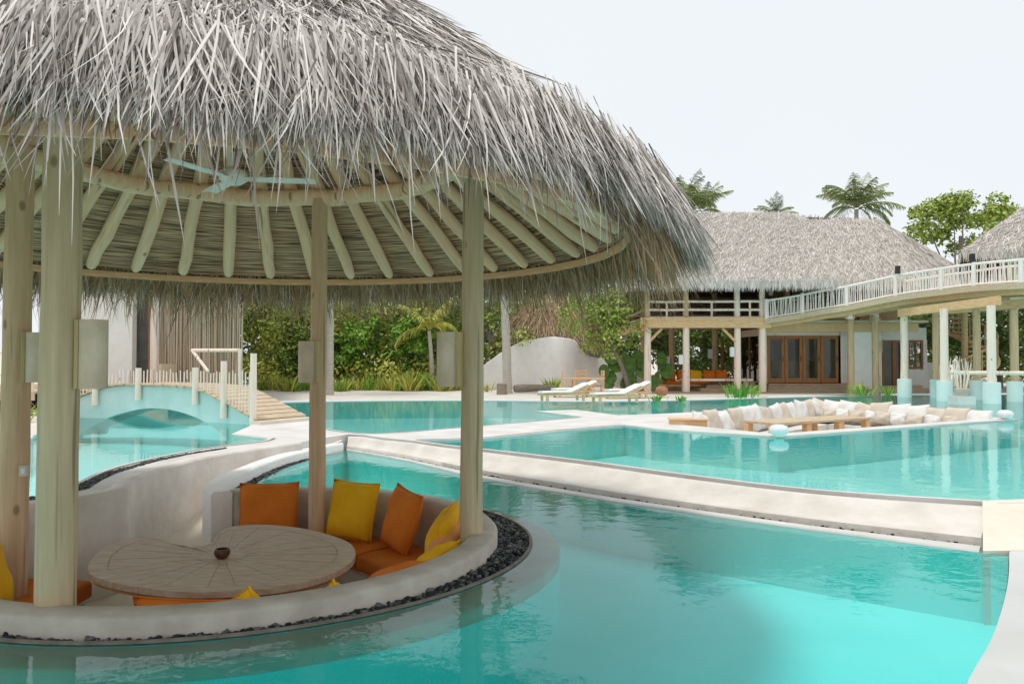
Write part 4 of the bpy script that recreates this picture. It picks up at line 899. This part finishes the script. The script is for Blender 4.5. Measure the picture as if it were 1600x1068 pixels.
# ------------------------------------------------------------------ sunken lounge in the far pool
S(sheet('lounge_floor',[LIN],-.9,'cream'))
c4 = [np.array(p) for p in LIN]
def bench(a,b,name='lounge_bench'):
    d = norm(b-a); nn = np.array([-d[1],d[0]]); cen = np.mean(c4,0); nn = nn*np.sign(np.dot(cen-a,nn)); w_ = .8
    q = [a,b,b+nn*w_,a+nn*w_]; m = MB().add([(*p,-.34) for p in q]+[(*p,-.9) for p in q],[(0,1,2,3),(7,6,5,4),(0,4,5,1),(1,5,6,2),(2,6,7,3),(3,7,4,0)]); return S(m.build(name,'plaster'))
bench(c4[0],c4[3]); bench(c4[3]-.0,c4[2])
def row(a,b,n,start,end,cs_,frm):
    d = norm(b-a); nn = np.array([-d[1],d[0]]); cen = np.mean(c4,0); nn = nn*np.sign(np.dot(cen-a,nn)); ang = math.atan2(d[1],d[0])
    for i in range(n):
        t = start+(end-start)*i/(n-1); p = a+(b-a)*t+nn*(.2+rng.uniform(-.02,.05)); c = cs_[i%len(cs_)]; s = rng.uniform(.58,.68); tilt = rng.uniform(.2,.4)
        rz = ang+(math.pi if np.dot(nn,[-math.sin(ang),math.cos(ang)])>0 and False else 0)
        col = 'white' if c=='white_fabric' else 'beige'
        onum = ['first','second','third','fourth','fifth','sixth','seventh','eighth','ninth','tenth','eleventh','twelfth','thirteenth'][i]
        pillow(c,(s,1,s),(p[0],p[1],-.34+s*.5),rz,tilt if np.dot(nn,[math.sin(ang),-math.cos(ang)])>0 else -tilt,f'{col} pillow, {onum} {frm} in the sunken lounge',rng.normal(0,.12),group='large pillows of the sunken lounge')
row(c4[0],c4[3],13,.07,.95,['white_fabric','beige_fabric','white_fabric','beige_fabric','white_fabric'],'from the timber chest along the house side')
row(c4[3],c4[2],10,.06,.98,['beige_fabric','white_fabric','white_fabric','beige_fabric'],'from the far corner along the walkway side')
d = norm(c4[2]-c4[1]); nn = np.array([-d[1],d[0]])
for i in range(9):
    p = c4[3]+(c4[2]-c4[3])*(.2+.085*i)+np.array([-.45,-.25])+rng.uniform(-.08,.08,2); c = ['beige_fabric','white_fabric'][i%2]
    pillow(c,(.4,1,.32),(p[0],p[1],-.08),rng.uniform(-.5,.5),.6,('white' if c[0]=='w' else 'beige')+f' small bolster, {["first","second","third","fourth","fifth","sixth","seventh","eighth","ninth"][i]} from the far corner before the walkway side pillows',.2,group='small bolster pillows in the lounge',pip=False)
lt = thing('lounge_table','long low grey timber table in the middle of the white sunken lounge','table',(6.9,17.9,-.9),math.atan2(d[1],d[0]))
for i in range(5): MB().box((0,-.37+i*.185,.92),(3.3,.18,.05)).build('board','plank',lt,bevel=.004)
for sx in (-1.6,-.5,.6,1.6):
    for sy in (-.35,.35): MB().box((sx,sy,.445),(.16,.14,.89)).build('leg','wood_tan',lt,bevel=.006)
wb = thing('timber_chest','tan timber chest at the corner of the white sunken lounge','chest',(*U(1050,668,0),0)); 
wb.location = (3.72,16.75,-.55); wb.rotation_euler = (0,0,math.radians(-8))
MB().box((.1,0,.36),(.78,.5,.60)).build('body','wood_tan',wb,bevel=.01); MB().box((.1,0,.68),(.82,.54,.04)).build('lid','wood_tan',wb,bevel=.008)
lampm = MB().lathe([(.08,0),(.17,.03),(.21,.09),(.21,.15),(.17,.21),(.09,.24),(.02,.245)],24).mesh('pool_lamp','lamp_white',True)
basem = MB().lathe([(.1,-.02),(.1,.012),(.09,.012)],16).mesh('base','metal_white')
for px,py,l in ((1215,682,'white rounded lamp on the lounge corner beside the low table'),(1265,635.5,'white rounded lamp above the row of pillows on the house side'),(1571,655,'white rounded lamp at the tip of the lounge wall toward the walkway')):
    o = link('pool_lamp',lampm); o.scale = (.82,.82,.82); p = U(px,py,.03); o.location = (p[0]+.06,p[1]+.1,.045); tag(o,l,'lamp'); b = link('base',basem,o)

# ------------------------------------------------------------------ loungers and terrace things on the sand
def make_lounger():
    t = thing('sun_lounger','','lounger')
    MB().b2((-1.0,-.33,.26),(1.0,-.27,.34)).b2((-1.0,.27,.26),(1.0,.33,.34)).b2((-1.0,-.269,.27),(-.94,.269,.33)).b2((.94,-.269,.27),(1.0,.269,.33)).build('frame','wood_tan',t,bevel=.008)
    for sx in (-.8,.75):
        for sy in (-.29,.29): MB().b2((sx-.05,sy-.035,0),(sx+.05,sy+.035,.26)).build('leg','wood_tan',t,bevel=.005)
    for i in range(9): MB().b2((-.92+i*.125,-.268,.325),(-.83+i*.125,.268,.345)).build('slat','wood_tan',t)
    m = Matrix.Rotation(-math.radians(26),3,'Y'); 
    for i in range(6): MB().box(Vector((.25,0,.36))+m@Vector((.1+i*.14,0,0)),(.09,.56,.025),m).build('back_slat','wood_tan',t)
    for sy in (-.28,.28): MB().box(Vector((.25,sy,.35))+m@Vector((.42,0,0)),(.86,.05,.05),m).build('back_rail','wood_tan',t)
    MB().tube([(.72,-.25,.62),(.9,-.25,.33)],.02,6).build('strut','wood_tan',t)
    c = [(-.98,.37),(-.5,.375),(0,.375),(.22,.385),(.35,.43),(.6,.56),(.85,.68),(.98,.74)]
    rows = [[(xx,yy,zz+dz) for yy,dz in ((-.27,.0),(-.29,.05),(-.25,.10),(0,.115),(.25,.10),(.29,.05),(.27,.0))] for xx,zz in smooth(c,3)]
    mm = MB().loft(rows,True); k=7; mm.f += [tuple(range(k)),tuple(range(len(mm.v)-k,len(mm.v)))[::-1]]; mm.build('mattress','white_fabric',t,True)
    return t
lg = make_lounger()
for i,(px,py,l) in enumerate(((880,626,'white sun lounger nearer the pool of the pair by the log'),(897,620,'white sun lounger behind its twin by the rustic chairs'),(962,629,'white sun lounger nearer the pool of the pair by the house terrace'),(980,622,'white sun lounger behind its twin beside the house column'))):
    o = lg if i==0 else copy_tree(lg); p = U(px,py,.035); o.location = (p[0],p[1],.035); o.rotation_euler = (0,0,math.radians(20)); o.scale = (.84,.84,.72); tag(o,l,'lounger','sun loungers on the sand')
def rustic_chair(p,rz,l):
    t = thing('rustic_chair',l,'chair',p,rz)
    for sx in (-.24,.24):
        MB().tube([(sx,-.22,0),(sx,-.22,.62)],.03,7).build('leg','wood_tan',t); MB().tube([(sx,.24,0),(sx,.27,.95)],.03,7).build('leg','wood_tan',t); MB().tube([(sx,-.26,.62),(sx,.26,.62)],.028,7).build('arm','wood_tan',t)
    for i in range(5): MB().b2((-.26,-.24+i*.1,.40),(.26,-.16+i*.1,.43)).build('seat_slat','wood_tan',t)
    for z in (.62,.75,.88): MB().b2((-.25,.25,z),(.25,.28,z+.07)).build('back_slat','wood_tan',t)
    return t
for px,rz,Y,l in ((888,1.5,30.4,'rustic timber armchair facing the small table by the white curved wall'),(909,0,31.4,'rustic timber armchair behind the small table under the bushy tree'),(931,-1.5,30.4,'rustic timber armchair facing the small table beside the house')):
    rustic_chair((x(px,Y),Y,.035),rz,l)
gt = thing('garden_table','small rustic square timber table between the three armchairs','table',(x(909,30.2),30.2,.035))
for i in range(4): MB().b2((-.4,-.4+i*.2,.62),(.4,-.205+i*.2,.66)).build('board','wood_tan',gt)
for sx in (-.33,.33):
    for sy in (-.33,.33): MB().b2((sx-.04,sy-.04,0),(sx+.04,sy+.04,.62)).build('leg','wood_tan',gt)
p = U(835,613,.035); lo = thing('driftwood_log','dark driftwood log lying on the sand before the white curved wall','log',(p[0]-.3,p[1],.2),.15)
MB().tube([(-.55,0,0),(-.2,0,.02),(.5,.1,.03),(1.2,.15,0)],[.15,.17,.15,.12],12).build('trunk','bark',lo,True); MB().tube([(-.551,0,0),(-.58,0,0)],[.12,.11],12).build('cut_end','dark_wood',lo)
p = U(786,616,.035); st_ = MB().lathe([(.21,0),(.2,.2),(.2,.42),(.17,.44),(.02,.44)],16).build('stump_stool','bark',None,True); st_.location = (p[0]-.05,p[1],.035); tag(st_,'short grey stump stool beside the palm trunk','stool')
# white curved garden wall and cone hut behind
gw = resample(smooth([U(748,611,.03),U(780,608,.03),U(830,606,.03),U(880,605.5,.03),U(930,604,.03),U(1010,603,.03)],6),50)
tops = np.interp(np.linspace(0,1,50),[0,.16,.35,.5,.62,.68,.75,1],[1.0,1.5,2.3,2.55,2.4,1.75,1.5,1.45])
r_ = []
for i in range(50): r_.append([(gw[i][0],gw[i][1],-.1),(gw[i][0],gw[i][1],tops[i]-.06),(gw[i][0],gw[i][1]+.06,tops[i]),(gw[i][0],gw[i][1]+.22,tops[i]),(gw[i][0],gw[i][1]+.28,-.1)])
tag(MB().loft(r_).build('garden_wall','stucco',None,True),'white stucco garden wall with a wavy swelling top','wall')
ch = thing('cone_hut','brown conical thatched hut peeping over the white garden wall','hut',(x(862,42),42,0))
HQ = []
for k in range(12):
    a0,a1 = k*math.pi/6,(k+1)*math.pi/6; HQ.append([(3.6*math.cos(a0),3.6*math.sin(a0),2.0),(3.6*math.cos(a1),3.6*math.sin(a1),2.0),(.05*math.cos(a1),.05*math.sin(a1),6.4),(.05*math.cos(a0),.05*math.sin(a0),6.4)])
m = MB()
for q in HQ: m.loft(sag(q,4))
m.build('roof_base','thatch_core',ch); thatch_faces('thatch',HQ,9000,(.4,.8),(.02,.045),'thatch_under',ch,(0,0,0),.1,.05,.3,fr=60)
MB().lathe([(2.9,0),(2.9,2.3)],24).build('wall','stucco',ch)

# ------------------------------------------------------------------ plants
def leaves(centers, radii, n, size, flat=.5):
    k = len(centers); idx = rng.integers(0,k,n); d = norm(rng.normal(0,1,(n,3))); d[:,2] = np.where(d[:,2]<-.45,-d[:,2],d[:,2])
    rr = rng.uniform(.55,1.05,n)[:,None]; P = centers[idx]+d*radii[idx][:,None]*rr
    nrm = norm(d+rng.normal(0,.55,(n,3))+np.array([0,0,.5])); u = norm(np.cross(nrm,rng.normal(0,1,(n,3)))); v = np.cross(nrm,u); L = size*rng.uniform(.6,1.3,n)[:,None]
    V = np.stack([P-u*L*.5,P+v*L*.28-nrm*L*.06,P+u*L*.5-nrm*L*.1,P-v*L*.28-nrm*L*.06],1)
    clump = rng.random(k)[idx]; t = np.clip(.25*clump+.75*rng.random(n),0,1)
    return V.reshape(-1,3), np.arange(n*4).reshape(-1,4), np.repeat(t,4)
def tree(name,label,p,h,rx,rz_,n,size,mt,clumps=34,trunk_r=.14,group=None,lean=0):
    t = thing(name,label,'tree',p,0,group); 
    pts = [(0,0,-.1),(lean*.3,0,h*.25),(lean*.7,.05,h*.5),(lean,0,h*.8)]
    MB().tube(smooth(pts,3),np.linspace(trunk_r,trunk_r*.4,10),8).build('trunk','bark',t,True)
    d = norm(rng.normal(0,1,(clumps,3)))*(rng.random(clumps)**.45)[:,None]; c = d*np.array([rx,rx*.8,rz_])+np.array([lean*.7,0,h-rz_*.85])
    for i in range(5):
        q = c[i]; MB().tube([(lean*.5,0,h*.4),tuple((np.array([lean*.5,0,h*.45])+q)/2+rng.normal(0,.1,3)),tuple(q)],[trunk_r*.5,trunk_r*.3,.02],6).build('limb','bark',t,True)
    V,Fq,ti = leaves(c, rng.uniform(.16,.34,clumps)*max(rx,rz_), n, size); npmesh('crown',V,Fq,mt,ti,t); return t
def frond_mesh(L, droop, nl=34, wl=.55, up=.9):
    t = np.linspace(0,1,14); el = up-droop*t; dx_ = np.cumsum(np.cos(el))/14*L; dz_ = np.cumsum(np.sin(el))/14*L; V=[];Fq=[];ti=[]
    m = MB().tube([(a,0,b) for a,b in zip(dx_,dz_)],np.linspace(.035,.006,14),5,False); V += m.v; Fq += m.f; ti += [.7]*len(m.v)
    for i in range(nl):
        s = .14+.86*i/nl; px_ = np.interp(s,t,dx_); pz = np.interp(s,t,dz_); e_ = np.interp(s,t,el); ll = wl*(math.sin(math.pi*min(1,s*.9+.12))**.7+.12)
        for sg in (-1,1):
            fw = .55+.3*s; d_ = np.array([math.cos(e_)*fw, sg*.8, math.sin(e_)*fw-.3-.6*rng.random()]); d_ /= np.linalg.norm(d_); p0 = np.array([px_,0,pz]); p1 = p0+d_*ll*.6; p2 = p1+(d_+np.array([0,0,-.5]))*ll*.4; wv = np.array([.017,0,.012]); ll = ll*rng.uniform(.75,1.15)
            b = len(V); V += [tuple(p0-wv),tuple(p0+wv),tuple(p1+wv),tuple(p1-wv),tuple(p2+wv*.15),tuple(p2-wv*.15)]; Fq += [(b,b+1,b+2,b+3),(b+3,b+2,b+4,b+5)]; ti += [rng.random()]*6
    return V,Fq,ti
def fr_obj(i,L,dr,mt,wl,up=.9):
    V,Fq,ti = frond_mesh(L,dr,30,wl,up); o = npmesh('frond',np.array(V),np.array(Fq),mt,ti); me = o.data; bpy.data.objects.remove(o); return me
FR = [fr_obj(i,2.6,dr,'leaf_palm',.55,up) for i,(dr,up) in enumerate(((1.0,1.25),(1.3,1.05),(1.7,.7),(.7,1.45),(1.7,.25),(1.1,.85)))]
FY = [fr_obj(i,2.0,dr,'leaf_yellow',.45,up) for i,(dr,up) in enumerate(((1.0,1.3),(1.4,1.0),(1.8,.7)))]
def palm(name,label,p,h,lean,r,meshes,nf,scale,bark='bark_pale',group=None,cat='palm tree'):
    t = thing(name,label,cat,p,0,group); pts = smooth([(0,0,-.1),(lean*.15,0,h*.33),(lean*.5,0,h*.66),(lean,0,h)],5); k = len(pts)
    R = [r*(1.25 if i==0 else 1.0-.35*i/k)*(1.05 if i%2 else .97) for i in range(k)]
    MB().tube(pts,R,10).build('trunk',bark,t,True)
    for i in range(nf):
        o = link('frond',meshes[rng.integers(0,len(meshes))],t); o.location = (lean,0,h-.02); o.rotation_euler = (rng.normal(0,.1),rng.normal(0,.15),i*2.4+rng.normal(0,.15)); o.scale = [scale*rng.uniform(.85,1.1)]*3
    return t
G = lambda px,py,z=.03: (*U(px,py,z),z)
# palms
palm('coconut_palm','straight pale palm trunk rising behind the slim pavilion post',G(515,617),8.2,.1,.15,FR,13,1.0)
palm('coconut_palm','curved pale palm trunk in front of the white garden wall',G(793,615),8.4,-.5,.19,FR,13,1.0)
def at(px,py,Y): q = D(px,py,Y); return q
for px,py,Y,s,l,nf in ((1338,328,50,1.15,'tall dark coconut palm standing out above the house ridge',26),(1213,338,52,.62,'small palm crown just above the house roof ridge',20),(1098,330,50,1.0,'yellowish palm crown between pavilion roof and house roof',24),(1068,322,53,1.0,'palm crown half hidden behind the pavilion thatch',20)):
    q = at(px,py,Y); palm('coconut_palm',l,(q.x,Y,.03),q.z,.0,.2,FR,nf,s)
palm('young_palm','young palm with yellowish fronds behind the bridge railing',G(423,590),2.3,.1,.13,FY,11,1.0)
palm('young_palm','young palm with yellowish fronds behind the lamp beside the weir',(x(676,35),35,.03),2.7,-.15,.12,FY,11,1.0)
palm('young_palm','leaning young palm between two bushy trees',(x(705,36.5),36.5,.03),3.6,-.5,.12,FR,11,.8)
# trees of the garden
TR = [(395,38,5.6,2.6,'leaf_olive','bushy tree beyond the bridge hand rail'),(455,37,6.4,2.6,'leaf_mid','dark bushy tree behind the young palm by the bridge'),(530,40,5.2,2.8,'leaf_olive','light green bushy tree behind the straight palm trunk'),(590,37.6,5.8,2.5,'leaf_olive','olive green bushy tree in the middle of the garden thicket'),(640,40.5,7.0,3.0,'leaf_dark','tall dark tree at the back of the garden thicket'),(655,36.4,3.6,1.8,'leaf_bright','low bright green bush under the garden thicket'),(700,38.5,5.2,2.2,'leaf_mid','bushy tree behind the post beside the weir'),(765,37.5,6.0,2.3,'leaf_mid','loose green tree at the end of the white garden wall'),(350,37,6.5,2.6,'leaf_dark','dark tree behind the reed screen of the villa'),(560,36.6,3.0,1.7,'leaf_bright','low light green bush beside the straight palm trunk'),(480,36.2,2.4,1.5,'leaf_dark','low dark bush between the young palm and the straight palm')]
for px,Y,h,rx,mt_,l in TR: tree('garden_tree',l,(x(px,Y),Y,.03),h,rx,h*.46,5200,.20,mt_,44,.13,'trees of the garden thicket')
tree('spreading_tree','spreading dark leaved tree with slanting trunk beside the house terrace',(x(985,32.6),32.6,.03),4.6,2.0,1.7,6500,.15,'leaf_mid',50,.12,lean=-1.3)
for px,Y,h,rx,l in ((1040,43,5.2,2.8,'dark tree seen through the house terrace, left of two'),(1110,43.5,5.0,2.8,'dark tree seen through the house terrace behind the middle column'),(1165,44,4.8,2.4,'dark tree behind the glazed corner of the house'),(930,43,5.5,2.6,'dark tree behind the spreading tree and low wall'),(1470,40,4.6,2.4,'tree behind the spiral stair'),(1560,38,5.0,2.8,'tree filling the gap under the walkway beside the stair'),(1640,36,5,2.6,'tree below the upper hut')):
    tree('dark_tree',l,(x(px,Y),Y,.03),h,rx,h*.5,4200,.22,'leaf_dark',40,.14,'dark trees behind the house')
q = at(1500,352,46); tree('broad_tree','broad light green tree rising behind the right end of the house roof',(q.x,46,.03),11.0,3.2,1.8,6500,.26,'leaf_mid',34,.2)
# tree and shrub belt far behind
def mass(name,label,x0,x1,y0,y1,h,n,size,mt_):
    k = 260 if h > 2 else 120; c = np.stack([rng.uniform(x0,x1,k),rng.uniform(y0,y1,k),rng.uniform(.3,h,k)],1); V,Fq,ti = leaves(c,rng.uniform(.5,1.0,k)*(1.5 if h>2 else 1),n,size); return tag(npmesh(name,V,Fq,mt_,ti),label,'bushes',kind='stuff')
mass('far_bushes','dense dark green bushes closing the garden behind the trees',-24,4,42,47,4.6,26000,.34,'leaf_dark')
mass('far_bushes','dense dark bushes closing the view behind the house',2,40,46,51,4.2,22000,.36,'leaf_dark')
# bladed plants
def blade_plant(name,label,p,n,h,spread,mt_,w_=.035,group=None,cat='plant'):
    a = rng.uniform(0,6.283,n); r = np.abs(rng.normal(0,.13*spread,n)); P = np.stack([r*np.cos(a),r*np.sin(a),0*a],1); T = norm(np.stack([np.cos(a)*rng.uniform(.1,.8,n),np.sin(a)*rng.uniform(.1,.8,n),np.ones(n)],1)); L = h*rng.uniform(.6,1.2,n)
    N_ = norm(np.cross(T,np.stack([-np.sin(a),np.cos(a),0*a],1))); V,Fq,ti = ribbons(P,T,N_,L,np.full(n,w_)*rng.uniform(.7,1.3,n),L*rng.uniform(.1,.5,n),4,.1,[.6,1,1,.7,.08])
    o = npmesh(name,V,Fq,mt_,ti); o.location = p; return tag(o,label,cat,group)
mass('low_bushes','low leafy green bushes under the garden trees behind the border plants',-13.5,-2.6,35.8,37.6,1.0,9000,.22,'leaf_olive')
i = 0
for px in list(range(408,482,9))+list(range(528,735,8)):
    i += 1; Yp = rng.uniform(33.2,35.6); yl = 'leaf_yellow' if rng.random()<.62 else 'leaf_bright'
    blade_plant('border_plant',('yellow green' if yl=='leaf_yellow' else 'bright green')+' strappy plant in the border along the sand',(x(px,Yp),Yp,.03),46,rng.uniform(.7,1.25),1.3,yl,.055,('yellow' if yl=='leaf_yellow' else 'green')+' border plants')
for px,py,n,h,sp_,mt_,l in ((1158,621,90,.75,2.6,'leaf_bright','wide clump of strap leaves in front of the house steps'),(1348,618,60,.7,2.0,'leaf_mid','strap leaved plant between the two timber columns'),(1388,618,40,.6,.9,'leaf_mid','small strap leaved plant beside the side door steps'),(862,610,60,.8,1.8,'leaf_mid','dark strap leaved plant behind the driftwood log'),(762,612,18,.6,.7,'leaf_yellow','small yellow green plant at the start of the garden wall'),(1026,627,40,.35,.9,'leaf_bright','low lime green tuft at the pool edge near the clay jar'),(1064,627,30,.28,.7,'leaf_bright','smaller lime green tuft at the pool edge by the house column'),(30,660,30,.6,1.2,'leaf_mid','leafy plant on the sand below the side terrace'),(75,655,30,.6,1.2,'leaf_mid','leafy plant beside the bridge foot and side terrace')):
    blade_plant('leafy_plant',l,G(px,py),n,h,sp_,mt_,.05)
# big round leaved plants along the low wall
for px,py,l in ((950,600,'big round leaved plant below the slanting tree trunk'),(975,600,'big round leaved plant in the middle of the low wall'),(993,600,'big round leaved plant beside the house corner'),(1027,600,'big round leaved plant behind the house terrace column')):
    Y = 33.4; t = thing('round_leaf_plant',l,'plant',(x(px,Y),Y,.03))
    for k in range(5):
        s = rng.uniform(.28,.42); z = .35+k*.27; a = rng.uniform(0,6.28); m = MB().add([(0,0,0)]+[(s*.8*math.cos(b),.03*math.cos(2*b),s*math.sin(b)) for b in np.linspace(0,6.283,13)[:-1]],[(0,j+1,(j+1)%12+1) for j in range(12)])
        o = m.build('leaf','leaf_plant',t,True); o.location = (rng.normal(0,.15),rng.normal(0,.1)-.1,z); o.rotation_euler = (rng.normal(-.3,.3),rng.normal(0,.4),rng.normal(0,.5))
    MB().tube([(0,0,0),(.02,0,1.5)],.03,6).build('stem','leaf_plant',t)
# planters with bare white sticks in the far pool
for px,py,l in ((1486,624,'white planter with bare white sticks beside the walkway pier'),(1503,631,'white planter box with bare white sticks standing in the pool')):
    p = U(px,py,0); t = thing('stick_planter',l,'planter',(p[0],p[1],-.02)); MB().box((0,0,.1),(.62,.5,.36)).build('box','plaster',t,bevel=.02); MB().lathe([(.2,.28),(.22,.5),(.2,.52)],14).build('pot','bark_pale',t)
    for k in range(11):
        a = k*.57; MB().tube([(.1*math.cos(a),.1*math.sin(a),.4),(.2*math.cos(a),.2*math.sin(a),.9),(.22*math.cos(a)+rng.normal(0,.05),.22*math.sin(a),rng.uniform(1.2,1.6))],[.02,.018,.01],5).build('stick','log_white',t)
